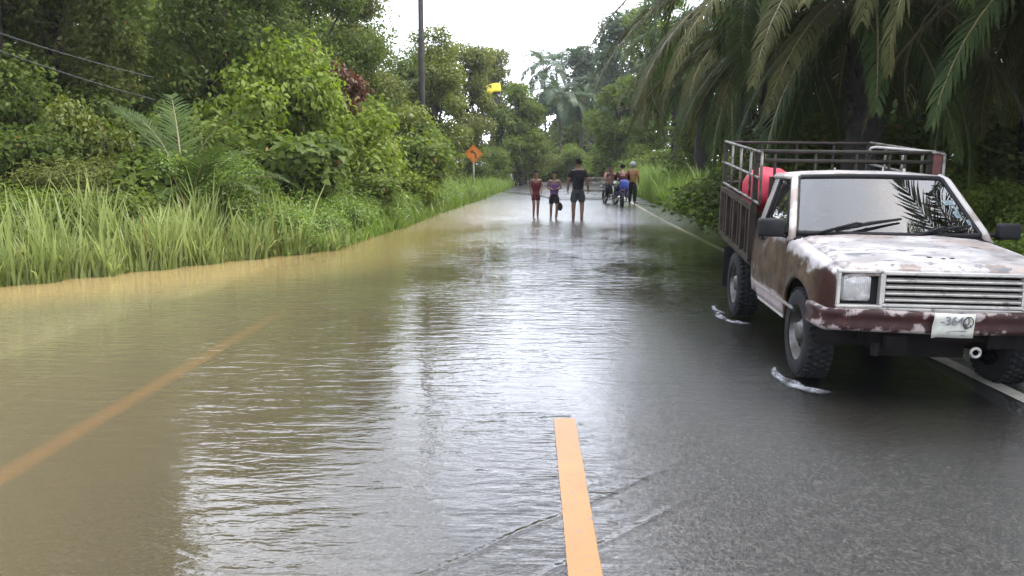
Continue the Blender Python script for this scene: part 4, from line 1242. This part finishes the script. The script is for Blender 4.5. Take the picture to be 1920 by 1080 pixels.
# cargo bed (it sits tilted, tail up) and its cage
def tz(y, z): return z + .076 * (y - 2.25)
BF, BR = 2.46, 4.10
mb = MB()
mb.add([(x, y, tz(y, z)) for x in (-.80, .80) for y in (BF, BR) for z in (.60, .66)], [(0, 1, 3, 2), (4, 6, 7, 5), (0, 4, 5, 1), (2, 3, 7, 6), (0, 2, 6, 4), (1, 5, 7, 3)])
mb.build("bed_floor", M["paint_bed"], truck)
for sgn in (-1, 1):
    mb = MB()
    for z in (.665, 1.155): mb.bar((sgn * .80, BF, tz(BF, z)), (sgn * .80, BR, tz(BR, z)), .05, .05)
    for k in range(9):
        y = lerp(BF + .02, BR - .02, k / 8)
        mb.bar((sgn * .80, y, tz(y, .68)), (sgn * .80, y, tz(y, 1.145)), .035 if k % 2 else .06, .035)
    mb.build("bed_side", M["paint_bed"], truck)
    mb = MB()                                             # planks inside the lower frame
    for k in range(3):
        z = .74 + k * .15
        mb.add([(sgn * .765 + dx, y, tz(y, z + dz)) for dx in (-.01, .01) for y in (BF + .05, BR - .05) for dz in (-.055, .055)], [(0, 1, 3, 2), (4, 6, 7, 5), (0, 4, 5, 1), (2, 3, 7, 6), (0, 2, 6, 4), (1, 5, 7, 3)])
    mb.build("side_plank", M["cage_dark"], truck)
    mb = MB()
    Y0, Y1 = 2.20, 4.10
    for z in (1.225, 1.455, 1.690): mb.tube([(sgn * .80, Y0, tz(Y0, z)), (sgn * .80, Y1, tz(Y1, z))], .014, 6)
    mb.build("cage_rail", M["cage"], truck, True, weld=False)
    for k in range(5):
        y = lerp(Y0, Y1, k / 4); mb = MB()
        mb.tube([(sgn * .80, y, tz(y, 1.225)), (sgn * .80, y, tz(y, 1.69))], .013, 6)
        mb.build("cage_upright", M["cage"], truck, True)
    for y in (2.47, BR):
        mb = MB(); mb.bar((sgn * .79, y, tz(y, .66)), (sgn * .79, y, tz(y, 1.68)), .045, .045)
        mb.build("corner_post", M["cage_dark"], truck)
mb = MB()
for z in (1.685, 1.60): mb.tube([(-.80, 2.46, tz(2.46, z)), (.90, 2.46, tz(2.46, z))], .02, 6)
for x in (-.62, -.25, .12, .42, .56): mb.tube([(x, 2.46, tz(2.46, 1.15)), (x, 2.46, tz(2.46, 1.685))], .014, 6)
mb.build("front_rack", M["cage_dark"], truck, True, weld=False)
mb = MB()
for z in (1.23, 1.68): mb.tube([(-.80, BR, tz(BR, z)), (.80, BR, tz(BR, z))], .016, 6)
for x in (-.4, 0, .4): mb.tube([(x, BR, tz(BR, 1.23)), (x, BR, tz(BR, 1.68))], .013, 6)
mb.box((0, BR, tz(BR, .93)), (1.5, .03, .46)); mb.build("tailgate", M["paint_bed"], truck, weld=False)
mb = MB(); mb.tube([(.255, 2.56, 1.675), (.262, 2.50, 1.745), (.30, 2.49, 1.752), (.62, 2.49, 1.727), (.84, 2.49, 1.712)], .014, 7); mb.build("bent_pipe", M["light_pipe"], truck, True)
mb = MB(); mb.box((.845, 2.47, 1.60), (.085, .06, .22)); mb.build("red_post", M["red_post"], truck, bevel=.01)

# the red load inside the cage
mb = MB()
def sackf(d): return 1 + .05 * math.sin(d.x * 7 + d.z * 3) * math.cos(d.y * 6) + .04 * noise.noise(d * 3.2)
mb.ball((0, 0, .22), (.24, .42, .235), 26, 18, lambda d: sackf(d) / max(.55, (abs(d.x) ** 2.4 + abs(d.y) ** 2.4 + abs(d.z) ** 2.4) ** (1 / 2.4)) * .98)
sack = mb.build("red_bundle", M["red_sack"], None, True)
tag(sack, "bright red bulging bundle loaded behind the cage bars of the pickup", "bundle")
bpy.context.view_layer.update()
sack.matrix_world = truck.matrix_world @ Matrix.Translation((-.52, 3.16, tz(3.16, 1.03)))

# foam where the wheels push through the water
M["foam"] = None
m, t, o = new_mat("foam"); co = objco(t)
b = nd(t, "ShaderNodeBsdfDiffuse", {"Color": (.30, .30, .31, 1)})
tr = nd(t, "ShaderNodeBsdfTransparent"); mx_ = nd(t, "ShaderNodeMixShader")
fe = nd(t, "ShaderNodeAttribute", attribute_name="edge")
t.links.new(mth(t, 'MULTIPLY', sstep(t, noise_n(t, co, 15, 5, .65, (1, .6, 1)), .30, .66, .05, .8), sstep(t, fe.outputs["Fac"], .05, .8)), mx_.inputs[0]); t.links.new(tr.outputs[0], mx_.inputs[1]); t.links.new(b.outputs[0], mx_.inputs[2]); t.links.new(mx_.outputs[0], o.inputs[0])
M["foam"] = m
def splash(local, a0, a1, rx, ry, hgt, label, seed):
    g = random.Random(seed); rows = []; n_ = 40; m_ = 10
    for i in range(n_ + 1):
        q = i / n_; a = lerp(a0, a1, q); s_ = math.sin(math.pi * q) ** .8
        row = []
        for k in range(m_ + 1):
            e = k / m_
            wob = .10 * noise.noise(Vector((q * 7 + seed, e * 3, 0))) + .02 * noise.noise(Vector((q * 21 + seed, e * 9, 4)))
            rr = 1 + (e - .5) * .55 * s_ * (.75 + .5 * q) + wob * s_
            zz = hgt * s_ * math.sin(math.pi * e) ** 1.5 * (.55 + 1.3 * max(0, noise.noise(Vector((q * 6, e * 3, seed))) + .3))
            row.append((math.cos(a) * rx * rr, math.sin(a) * ry * rr, zz))
        rows.append(row)
    mb = MB(); mb.grid(rows); o_ = mb.build("water_splash", M["foam"], None, True, weld=False)
    ea = o_.data.attributes.new("edge", 'FLOAT', 'POINT')
    ea.data.foreach_set("value", [math.sin(math.pi * (i // (m_ + 1)) / n_) ** .7 * math.sin(math.pi * (i % (m_ + 1)) / m_) for i in range(len(o_.data.vertices))])
    tag(o_, label, "splash")
    p = truck.matrix_world @ Vector(local); o_.location = (p.x, p.y, .004)
    return o_
splash((-.71, .70, 0), R(120), R(290), .20, .40, .022, "white curl of water pushed up by the nearest front wheel", 1)
splash((-.74, 3.14, 0), R(120), R(290), .20, .38, .020, "white splash of water beside the rear wheel under the cage", 2)
splash((-.76, 3.55, 0), R(110), R(250), .16, .30, .016, "small white splash trailing behind the rear wheel by the mudflap", 3)
#SPLIT
# ------------------------------------------------------------------ people
M["skin"] = plain("skin", (.105, .052, .032), .6, var=.12)
M["skin_light"] = plain("skin_light", (.18, .10, .065), .5, var=.12)
M["hair"] = plain("hair", (.005, .004, .004), .8, var=.3, scale=40, spec=.05)
M["eye"] = plain("eye", (.01, .01, .01), .3)
def cloth(name, col): M[name] = plain(name, col, .9, var=.22, scale=7, bmp=.004, spec=.08)
for n_, c_ in (("cloth_black", (.010, .010, .012)), ("cloth_grey", (.032, .037, .038)), ("cloth_maroon", (.055, .012, .014)), ("cloth_purple", (.085, .045, .105)),
               ("cloth_bluegrey", (.055, .07, .10)), ("cloth_dark", (.012, .010, .014)), ("cloth_pink", (.26, .13, .12)), ("cloth_brown", (.17, .09, .035)), ("cloth_pale", (.25, .25, .25)), ("cloth_darkred", (.035, .010, .012)), ("cloth_olive", (.16, .16, .06)), ("cloth_navy", (.02, .025, .045))):
    cloth(n_, c_)
def skin_mesh(name, nodes, edges, mat, parent, root_=0, sub=2, scale=1.):
    """one continuous surface grown round a skeleton: nodes = {key: (co, rx, ry)}"""
    keys = list(nodes); idx = {k: i for i, k in enumerate(keys)}
    me = bpy.data.meshes.new(name)
    me.from_pydata([Vector(nodes[k][0]) for k in keys], [(idx[a], idx[b_]) for a, b_ in edges], [])
    tmp = bpy.data.objects.new(name, me); COL.objects.link(tmp)
    md = tmp.modifiers.new("skin", 'SKIN'); md.use_smooth_shade = True; md.branch_smoothing = .3
    for i, k in enumerate(keys):
        sv_ = me.skin_vertices[0].data[i]; sv_.radius = nodes[k][1:3]; sv_.use_root = (k == keys[root_] if isinstance(root_, int) else k == root_)
    s2 = tmp.modifiers.new("sub", 'SUBSURF'); s2.levels = sub; s2.render_levels = sub
    dg = bpy.context.evaluated_depsgraph_get()
    out_ = bpy.data.meshes.new_from_object(tmp.evaluated_get(dg))
    bpy.data.objects.remove(tmp)
    out_.name = name; out_.materials.clear(); out_.materials.append(mat)
    out_.polygons.foreach_set("use_smooth", [True] * len(out_.polygons))
    o_ = bpy.data.objects.new(name, out_); link(o_, parent); return o_
BASE = dict(pelvis=(0, 0, .95), waist=(0, 0, 1.10), chest=(0, .01, 1.30), neck=(0, .01, 1.475), jaw=(0, -.015, 1.55), head=(0, -.008, 1.64), crown=(0, .004, 1.72),
            shL=(-.17, .01, 1.415), shR=(.17, .01, 1.415), elL=(-.225, .03, 1.14), elR=(.225, .03, 1.14), wrL=(-.24, -.03, .90), wrR=(.24, -.03, .90), haL=(-.243, -.05, .83), haR=(.243, -.05, .83),
            hiL=(-.085, 0, .90), hiR=(.085, 0, .90), knL=(-.10, -.02, .49), knR=(.10, -.02, .49), anL=(-.10, .02, .08), anR=(.10, .02, .08), toL=(-.115, -.13, .03), toR=(.115, -.13, .03))
RAD = dict(pelvis=(.135, .10), waist=(.125, .09), chest=(.15, .10), neck=(.055, .058), jaw=(.062, .075), head=(.078, .098), crown=(.052, .066),
           sh=(.058, .058), el=(.040, .040), wr=(.028, .030), ha=(.034, .020), hi=(.085, .088), kn=(.056, .058), an=(.036, .040), to=(.036, .026))
EDG = [("pelvis", "waist"), ("waist", "chest"), ("chest", "neck"), ("neck", "jaw"), ("jaw", "head"), ("head", "crown")] + \
      [e for s_ in "LR" for e in (("chest", "sh" + s_), ("sh" + s_, "el" + s_), ("el" + s_, "wr" + s_), ("wr" + s_, "ha" + s_), ("pelvis", "hi" + s_), ("hi" + s_, "kn" + s_), ("kn" + s_, "an" + s_), ("an" + s_, "to" + s_))]
def rad(k): return RAD.get(k, RAD.get(k[:2]))
def person(label, loc, face, height, pose=None, skin="skin", hair="hair", top=None, bottom=None, sleeve=.55, bulk=1., headscale=1., turn=0, top_len=.93, cat="person", helmet=None, group=None):
    """face: heading in degrees, 0 looks towards the camera"""
    J = {k: Vector(v) for k, v in BASE.items()}
    for k, v in (pose or {}).items(): J[k] = Vector(v)
    root = empty("person", loc, (0, 0, R(face)), label, cat, group)
    k_ = height / 1.75
    root.scale = (k_, k_, k_)
    nodes = {}
    for k, v in J.items():
        r_ = rad(k); q = headscale if k in ("jaw", "head", "crown") else bulk
        nodes[k] = (v, r_[0] * q, r_[1] * q)
    body = skin_mesh("body", nodes, EDG, M[skin], root)
    # nose, ears and fingers
    hd, jw = J["head"], J["jaw"]
    tm = Matrix.Rotation(R(turn), 3, 'Z')
    mb = MB()
    def fp(x, y, z): return hd + tm @ Vector((x, y, z))
    mb.tube([fp(0, -.095, .0), fp(0, -.118, -.035), fp(0, -.092, -.042)], [.008, .014, .008], 6)
    for s_ in (-1, 1): mb.ball(fp(s_ * .082, .012, -.018), (.012, .020, .032), 8, 6)
    for s_ in "LR":
        w_, h_ = J["wr" + s_], J["ha" + s_]; d = (h_ - w_).normalized()
        sd = d.orthogonal().normalized(); sd = Vector((0, 1, 0)) - d * d.y; sd = sd.normalized() if sd.length > .1 else d.orthogonal().normalized()
        inn = d.cross(sd) * (1 if s_ == "L" else -1)
        for i, l_ in enumerate((.068, .078, .074, .058)):
            b_ = h_ + sd * (-.024 + .016 * i) + d * .02
            mb.tube([b_, b_ + d * l_ * .5 + inn * .006, b_ + d * l_ * .85 + inn * .022], [.0095, .0088, .007], 6)
        b_ = w_.lerp(h_, .6) - sd * .028
        mb.tube([b_, b_ - sd * .022 + d * .030, b_ - sd * .026 + d * .062 + inn * .01], [.011, .010, .008], 6)
    # the small features are part of the same body mesh
    ex = bpy.data.meshes.new("x"); ex.from_pydata(mb.v, [], mb.f)
    bm = bmesh.new(); bm.from_mesh(body.data); bm.from_mesh(ex); bm.to_mesh(body.data); bm.free()
    body.data.polygons.foreach_set("use_smooth", [True] * len(body.data.polygons))
    mb = MB()
    for s_ in (-1, 1): mb.ball(fp(s_ * .031, -.090, .006), (.013, .008, .007), 8, 6)
    mb.tube([fp(-.022, -.093, -.068), fp(0, -.098, -.070), fp(.022, -.093, -.068)], .005, 5)
    mb.build("face_marks", M["eye"], body, True)
    if hair:
        bm = bmesh.new(); bmesh.ops.create_uvsphere(bm, u_segments=18, v_segments=12, radius=1)
        for v in list(bm.verts):
            if v.co.z < (-.55 if v.co.y > 0.1 else .22): bm.verts.remove(v)
        for v in bm.verts:
            p = v.co.copy(); q = 1 + .05 * noise.noise(p * 4)
            v.co = hd + tm @ Vector((p.x * .092 * headscale * q, .010 + p.y * .108 * headscale * q, .028 + p.z * .098 * q))
        me = bpy.data.meshes.new("hair"); bm.to_mesh(me); bm.free(); me.materials.append(M[hair]); me.polygons.foreach_set("use_smooth", [True] * len(me.polygons))
        ho = bpy.data.objects.new("hair", me); link(ho, root); ho.modifiers.new("s", 'SOLIDIFY').thickness = .012
    if helmet:
        mb = MB(); mb.ball(hd + Vector((0, .01, .03)), (.125, .140, .125), 18, 12); mb.build("helmet", M[helmet], root, True)
    if top:
        c = J["chest"]; pe = J["pelvis"]; wa = J["waist"]
        hem = pe.lerp(wa, (top_len - .95) / .15) if True else pe
        tn = {"waist": (wa, .155 * bulk, .120 * bulk), "hem": (hem, .165 * bulk, .125 * bulk), "chest": (c, .168 * bulk, .125 * bulk), "collar": (c.lerp(J["neck"], .72), .085, .085)}
        te = [("waist", "hem"), ("waist", "chest"), ("chest", "collar")]
        for s_ in "LR":
            tn["sh" + s_] = (J["sh" + s_], .072 * bulk, .074 * bulk); te.append(("chest", "sh" + s_))
            if sleeve > 0:
                tn["sl" + s_] = (J["sh" + s_].lerp(J["el" + s_], min(1, sleeve)), .060 * bulk, .062 * bulk); te.append(("sh" + s_, "sl" + s_))
                if sleeve > 1:
                    tn["cu" + s_] = (J["el" + s_].lerp(J["wr" + s_], sleeve - 1), .042, .044); te.append(("sl" + s_, "cu" + s_))
        skin_mesh("shirt", tn, te, M[top], root)
    if bottom:
        mat_, ln = bottom
        pe = J["pelvis"]
        tn = {"pelvis": (pe + Vector((0, 0, -.0)), .158 * bulk, .122 * bulk), "band": (pe.lerp(J["waist"], .45), .150 * bulk, .115 * bulk)}
        te = [("pelvis", "band")]
        for s_ in "LR":
            tn["hi" + s_] = (J["hi" + s_], .100 * bulk, .105 * bulk); te.append(("pelvis", "hi" + s_))
            tn["mi" + s_] = (J["hi" + s_].lerp(J["kn" + s_], min(1, ln)), .094 * bulk, .098 * bulk); te.append(("hi" + s_, "mi" + s_))
            if ln > 1:
                tn["lo" + s_] = (J["kn" + s_].lerp(J["an" + s_], ln - 1), .062, .066); te.append(("mi" + s_, "lo" + s_))
        skin_mesh("shorts" if ln <= 1 else "trousers", tn, te, M[mat_], root)
    return root
# three people wading, ankle deep
person("man in a black T-shirt and grey shorts, tallest of the three waders", (gx(1083, 23.4), 23.4, -.05), height=1.80, face=176, turn=35,
       pose=dict(elL=(-.27, .03, 1.15), elR=(.27, .03, 1.15), wrL=(-.285, -.02, .91), wrR=(.285, -.01, .91), haL=(-.285, -.04, .84), haR=(.285, -.03, .84),
                 knL=(-.12, -.05, .49), anL=(-.115, .06, .09), toL=(-.12, -.08, .04), knR=(.12, -.01, .49), anR=(.12, 0, .08), toR=(.13, -.14, .03)),
       top="cloth_black", bottom=("cloth_grey", .95), sleeve=.75, bulk=1.18, top_len=.86)
person("child in a sleeveless maroon top with bare shoulders, leftmost of three waders", (gx(1005, 24.3), 24.3, -.04), height=1.46, face=8,
       pose=dict(elL=(-.21, .04, 1.16), wrL=(-.20, -.06, .95), haL=(-.19, -.09, .89), elR=(.21, .05, 1.16), wrR=(.19, -.08, .96), haR=(.18, -.11, .90),
                 knL=(-.08, -.06, .49), anL=(-.085, -.02, .08), toL=(-.09, -.16, .03), knR=(.075, 0, .49), anR=(.08, .08, .09), toR=(.085, -.06, .03)),
       top="cloth_maroon", bottom=("cloth_maroon", .62), sleeve=0, bulk=1.0, headscale=1.12, skin="skin", top_len=.84, hair="hair")
boy = person("child in a purple top with folded arms, middle one of three waders", (gx(1039, 23.8), 23.8, -.04), height=1.44, face=-8,
       pose=dict(elL=(-.25, .02, 1.16), wrL=(-.06, -.17, 1.10), haL=(.0, -.18, 1.10), elR=(.25, .02, 1.16), wrR=(.10, -.16, 1.12), haR=(.16, -.14, 1.12),
                 knL=(-.11, -.02, .49), anL=(-.12, .03, .08), toL=(-.14, -.11, .03), knR=(.12, -.10, .50), anR=(.08, .0, .10), toR=(.08, -.14, .04)),
       top="cloth_purple", bottom=("cloth_dark", .85), sleeve=0, bulk=1.08, headscale=1.12, top_len=.90)
mb = MB(); mb.tube([(0, .0, .30), (.0, 0, .12)], [.006, .006], 5)
mb.ball((0, 0, 0), (.075, .05, .12), 12, 9, lambda d: 1 + .12 * noise.noise(d * 3))
bag = mb.build("carrier_bag", M["cloth_black"], None, True)
tag(bag, "small black bag hanging at the hip of the child in the purple top", "bag"); bag.location = (gx(1050, 23.75), 23.7, .36)

# ------------------------------------------------------------------ motorbikes on the road
def motorbike(label, loc, rz, col, group=None):
    """front of the bike points to -y"""
    root = empty("motorbike", loc, (0, 0, R(rz)), label, "motorbike", group)
    pm = plain("bike_paint", col, .3, var=.2)
    for y in (-.62, .62):
        mb = MB(); P = [(-.04, .76), (-.045, .88), (-.03, .98), (0, 1.0), (.03, .98), (.045, .88), (.04, .76)]
        mb.lathe([(a, r_ * .29) for a, r_ in P], 'X', 26, (0, 0, 0)); wl = mb.build("wheel", M["tyre"], root, True); wl.location = (0, y, .29)
        mb = MB(); mb.lathe([(-.025, .225), (-.02, .20), (.02, .20), (.025, .225)], 'X', 26); mb.lathe([(-.04, .04), (-.04, .0), (.04, .0), (.04, .04), (-.04, .04)], 'X', 10)
        for k in range(8):
            a = math.pi * k / 4; mb.tube([(0, 0, 0), (0, math.cos(a) * .21, math.sin(a) * .21)], .006, 4)
        mb.build("rim", M["rim"], wl, True, weld=False)
    mb = MB()
    mb.tube([(-.07, -.62, .29), (-.07, -.48, .75)], .022, 7); mb.tube([(.07, -.62, .29), (.07, -.48, .75)], .022, 7); mb.tube([(0, -.50, .70), (0, -.40, .98)], .035, 8)
    mb.build("fork", M["grille_metal"], root, True, weld=False)
    mb = MB(); mb.tube([(-.34, -.30, 1.02), (-.16, -.38, 1.0), (0, -.42, .97), (.16, -.38, 1.0), (.34, -.30, 1.02)], .016, 7); mb.build("handlebar", M["rubber"], root, True)
    for s_ in (-1, 1):
        mb = MB(); mb.tube([(s_ * .20, -.38, 1.0), (s_ * .26, -.40, 1.16)], .007, 5); mb.ball((s_ * .27, -.40, 1.19), (.055, .015, .04), 10, 6); mb.build("mirror", M["rubber"], root, True)
    mb = MB(); rows = []
    for y, zc, hx, hz in ((-.52, .84, .03, .05), (-.46, .84, .10, .14), (-.36, .74, .13, .20), (-.22, .55, .11, .16), (.05, .50, .11, .13), (.30, .60, .12, .14), (.60, .70, .10, .10), (.82, .74, .05, .05)):
        rows.append([(math.cos(2 * math.pi * k / 14) * hx, y, zc + math.sin(2 * math.pi * k / 14) * hz) for k in range(15)])
    mb.grid(rows); mb.build("body", pm, root, True)
    mb = MB(); mb.box((0, .33, .765), (.24, .68, .09)); mb.build("seat", M["rubber"], root, bevel=.035, seg=3)
    mb = MB(); mb.ball((0, -.54, .86), (.075, .04, .065), 12, 8); mb.build("headlight", M["lamp_glass"], root, True)
    mb = MB(); rows = []
    for k in range(7):
        a = R(20 + 22 * k); rows.append([(x, -.62 + math.cos(a) * .33 * -1, .29 + math.sin(a) * .33) for x in (-.06, 0, .06)])
    mb.grid(rows); mb.build("mudguard", pm, root, True, solid=.008)
    mb = MB(); mb.tube([(.12, -.1, .30), (.15, .4, .32), (.16, .85, .40)], [.03, .045, .05], 8); mb.build("exhaust", M["chrome"], root, True)
    mb = MB(); mb.box((0, .87, .66), (.14, .03, .07)); mb.build("tail_light", M["red_post"], root, bevel=.01)
    return root
SIT = dict(pelvis=(0, .22, .86), waist=(0, .19, 1.02), chest=(0, .13, 1.22), neck=(0, .10, 1.39), jaw=(0, .06, 1.465), head=(0, .06, 1.555), crown=(0, .075, 1.635),
           shL=(-.17, .12, 1.33), shR=(.17, .12, 1.33), elL=(-.27, -.05, 1.10), elR=(.27, -.05, 1.10), wrL=(-.27, -.27, 1.05), wrR=(.27, -.27, 1.05), haL=(-.27, -.33, 1.05), haR=(.27, -.33, 1.05),
           hiL=(-.10, .18, .82), hiR=(.10, .18, .82), knL=(-.19, -.18, .66), knR=(.19, -.18, .66), anL=(-.17, .05, .28), anR=(.17, .05, .28), toL=(-.18, -.10, .24), toR=(.18, -.10, .24))
bx1, by1 = gx(1165, 31.3), 31.3
bz1 = -depth(bx1, by1)
motorbike("blue motorbike seen from behind under the rider in dark red, middle one of the group", (bx1, by1, bz1), 176, (.012, .025, .16), "motorbikes on the road")
person("rider in a dark red shirt and navy trousers sitting on the blue motorbike", (bx1, by1, bz1), 176 + 0, 1.72, pose=SIT, top="cloth_darkred", bottom=("cloth_navy", 1.85), sleeve=1.1, bulk=1.1)
mb = MB(); mb.ball((0, 0, 0), (.20, .12, .24), 16, 12, lambda d: (1 + .05 * noise.noise(d * 3)) / max(.6, (abs(d.x) ** 4 + abs(d.y) ** 4 + abs(d.z) ** 4) ** .25) * .86)
bb = mb.build("blue_sack", plain("blue_cloth", (.02, .035, .20), .7, var=.3), None, True); tag(bb, "blue sack strapped behind the rider in dark red", "sack"); bb.location = (bx1 - .01, by1 - .66, bz1 + .82 + .02)
bx2, by2 = gx(1143, 33.4), 33.4
bz2 = -depth(bx2, by2)
motorbike("dark motorbike with a bright headlight, leftmost of the group", (bx2, by2, bz2), 15, (.02, .02, .02), "motorbikes on the road")
person("rider in a pink shirt on the dark motorbike with bright headlight", (bx2, by2, bz2), 15, 1.66, pose=SIT, top="cloth_pink", bottom=("cloth_dark", 1.85), sleeve=.7)
person("pillion passenger in an olive top behind the rider in pink", (bx2 + .12, by2 + .40, bz2 + .02), 15, 1.55, pose=dict(SIT, wrL=(-.16, -.10, 1.0), haL=(-.12, -.15, 1.0), wrR=(.16, -.10, 1.0), haR=(.12, -.15, 1.0)), top="cloth_olive", bottom=("cloth_pale", 1.85), sleeve=.7, skin="skin_light")
lx_, ly_ = gx(955, 58) - .05, 58.
motorbike("dark motorbike parked on the left grass verge by the leaning trunk", (lx_, ly_, ground_z(lx_, ly_) + .06), 25, (.012, .013, .02))
bx3, by3 = gx(1184, 32.2), 32.2
person("person in an orange brown jacket and pale headgear beside the blue motorbike", (bx3, by3, -depth(bx3, by3)), height=1.70, face=170, top="cloth_brown", bottom=("cloth_dark", 1.9), sleeve=1.8, helmet="cloth_pale", hair=None,
       pose=dict(chest=(0, -.03, 1.30), neck=(0, -.06, 1.47), jaw=(0, -.09, 1.54), head=(0, -.09, 1.63), crown=(0, -.08, 1.71)))

# ------------------------------------------------------------------ barrier, post, sign, wires
def barrier(label, x, y, w_):
    root = empty("road_barrier", (x, y, -depth(x, y)), (0, 0, R(2)), label, "barrier")
    for z in (.30, .62, .90):
        mb = MB(); mb.box((0, 0, z), (w_, .04, .11)); mb.build("rail", M["cage"], root, bevel=.008)
    for s_ in (-1, 1):
        mb = MB(); mb.box((s_ * (w_ / 2 - .08), .03, .5), (.06, .05, 1.0)); mb.box((s_ * (w_ / 2 - .08), .03, .03), (.07, .5, .06)); mb.build("leg", M["dark_metal"], root, bevel=.006)
barrier("low grey three railed barrier across the road behind the man in black", gx(1108, 40), 40, 1.9)
px_, py_ = gx(795, 29), 29.
pole = empty("utility_pole", (px_, py_, .1), label="dark wooden utility pole rising out of the shrubs on the left", cat="utility pole")
mb = MB(); mb.tube([(0, 0, -.4), (.0, 0, 4), (.02, .02, 9.6)], [.125, .11, .085], 12); mb.build("post", M["bark_dark"], pole, True)
mb = MB(); mb.box((.0, -.12, 8.9), (1.9, .09, .11)); mb.build("cross_arm", M["bark_dark"], pole, bevel=.01)
mb = MB()
for x in (-.8, -.35, .35, .8): mb.lathe([(0, .02), (.03, .045), (.06, .03), (.09, .045), (.12, .02), (.13, 0)], 'Z', 10, (x, -.12, 8.955))
mb.build("insulator", M["chrome"], pole, True)
def wire(label, a, b_, sag):
    a, b_ = Vector(a), Vector(b_); pts = []
    for k in range(25):
        q = k / 24; p = a.lerp(b_, q); p.z -= sag * 4 * q * (1 - q); pts.append(p)
    mb = MB(); mb.tube(pts, .007, 5); tag(mb.build("power_line", M["wire"], None, True), label, "wire")
M["wire"] = plain("wire", (.06, .06, .062), .7)
def pt(px, py, Y): return (gx(px, Y), Y, gz(py, Y))
wire("upper of the two wires running down into the trees at the left", pt(-330, -60, 11.0), pt(300, 150, 15.6), .12)
wire("lower of the two wires running down into the trees at the left", pt(-330, -38, 11.0), pt(300, 190, 15.6), .12)
# the warning sign: orange diamond, black arrow bending left
sx_, sy_ = gx(889, 44), 44.
sign = empty("road_sign", (sx_, sy_, .2), (0, 0, R(-6)), "orange diamond road sign with a black left bend arrow on a pale post", "road sign")
mb = MB(); mb.tube([(0, .03, -.3), (0, .03, 2.1)], .045, 8); mb.build("post", plain("sign_post", (.20, .19, .15), .7), sign, True)
M["sign_orange"] = plain("sign_orange", (.52, .15, .014), .4, var=.12); M["sign_yellow"] = plain("sign_yellow", (.50, .26, .02), .4, var=.15)
mb = MB(); h_ = .50; zc = 1.95
rr = []
for a in (0, 90, 180, 270):
    for d in (-8, 0, 8):
        q = 1.0 if d == 0 else .955; rr.append((math.cos(R(a + d * .6)) * h_ * q, math.sin(R(a + d * .6)) * h_ * q))
vs = [(x, y, zc + z) for y in (-.012, .0) for x, z in rr]; n_ = len(rr)
mb.add(vs, [tuple(range(n_)), tuple(range(2 * n_ - 1, n_ - 1, -1))] + [(k, (k + 1) % n_, n_ + (k + 1) % n_, n_ + k) for k in range(n_)])
pl_ = mb.build("plate", M["sign_orange"], sign)
mb = MB(); sh = [(.10, -.24), (.18, -.24), (.17, -.04), (.10, .08), (-.02, .155), (.01, .22), (-.18, .17), (-.09, .0), (-.06, .07), (.04, .01), (.09, -.06)]
n_ = len(sh); mb.add([(x, y, zc + z) for y in (-.018, -.0125) for x, z in sh], [tuple(range(n_)), tuple(range(2 * n_ - 1, n_ - 1, -1))] + [(k, (k + 1) % n_, n_ + (k + 1) % n_, n_ + k) for k in range(n_)])
mb.build("arrow", M["ink"], pl_)
mb = MB()
ring = [(math.cos(R(a)) * h_ * .90, -.016, zc + math.sin(R(a)) * h_ * .90) for a in (0, 90, 180, 270, 360)]
for a, b_ in zip(ring, ring[1:]): mb.tube([a, b_], .008, 4)
mb.build("border", M["ink"], pl_)
# the dark leaning trunk with the yellow board on top
ty_ = 60.
st = empty("leaning_trunk", (gx(966, ty_), ty_, 0), label="dark bare trunk leaning left under the yellow board", cat="tree")
mb = MB(); dx = gx(930, ty_) - gx(966, ty_); zt_ = gz(188, ty_); g = random.Random(4)
mb.tube([(dx * (k / 8) ** .8 + g.uniform(-.08, .08), g.uniform(-.08, .08), -.2 + (zt_ + .2) * k / 8) for k in range(9)], [.30, .26, .24, .20, .24, .20, .19, .18, .18], 9)
for k in range(7):
    z = g.uniform(1.5, zt_ - .8); a_ = g.uniform(0, 6.3); b0 = Vector((dx * (z / zt_) ** .8, 0, z)); d = Vector((math.cos(a_), math.sin(a_), .7))
    mb.tube([b0, b0 + d * .5, b0 + d * g.uniform(.8, 1.5) + Vector((0, 0, .2))], [.10, .07, .03], 6)
mb.build("trunk", M["bark_dark"], st, True)
cs = [(dx * (z / zt_) ** .8 + g.uniform(-.6, .6), g.uniform(-.5, .5), z, .42, .42, .5) for z in [.6 + .36 * i for i in range(14)]]
V, F = leaf_arrays(cs, 120, .26, 31); mesh_np("climber", V, F, M["leaf_dark"], st)
mb = MB(); rows = []
for i in range(9):
    u = i / 8 - .5
    rows.append([(u * 1.16 + .05 * v, -.08 - .10 * math.cos(u * 3) + .03 * math.sin(v * 5), v * .62 + .05 * math.cos(u * 5)) for v in (-.5, -.25, 0, .25, .5)])
mb.grid(rows); yo = mb.build("yellow_board", plain("yellow_plastic", (.50, .38, .015), .45, var=.15, scale=2), None, True, solid=.14, bevel=.03)
tag(yo, "bright yellow tilted board fixed on top of the dark leaning trunk", "board"); yo.location = (gx(926, ty_), ty_ - .25, gz(172, ty_)); yo.rotation_euler = (0, R(-14), R(6))
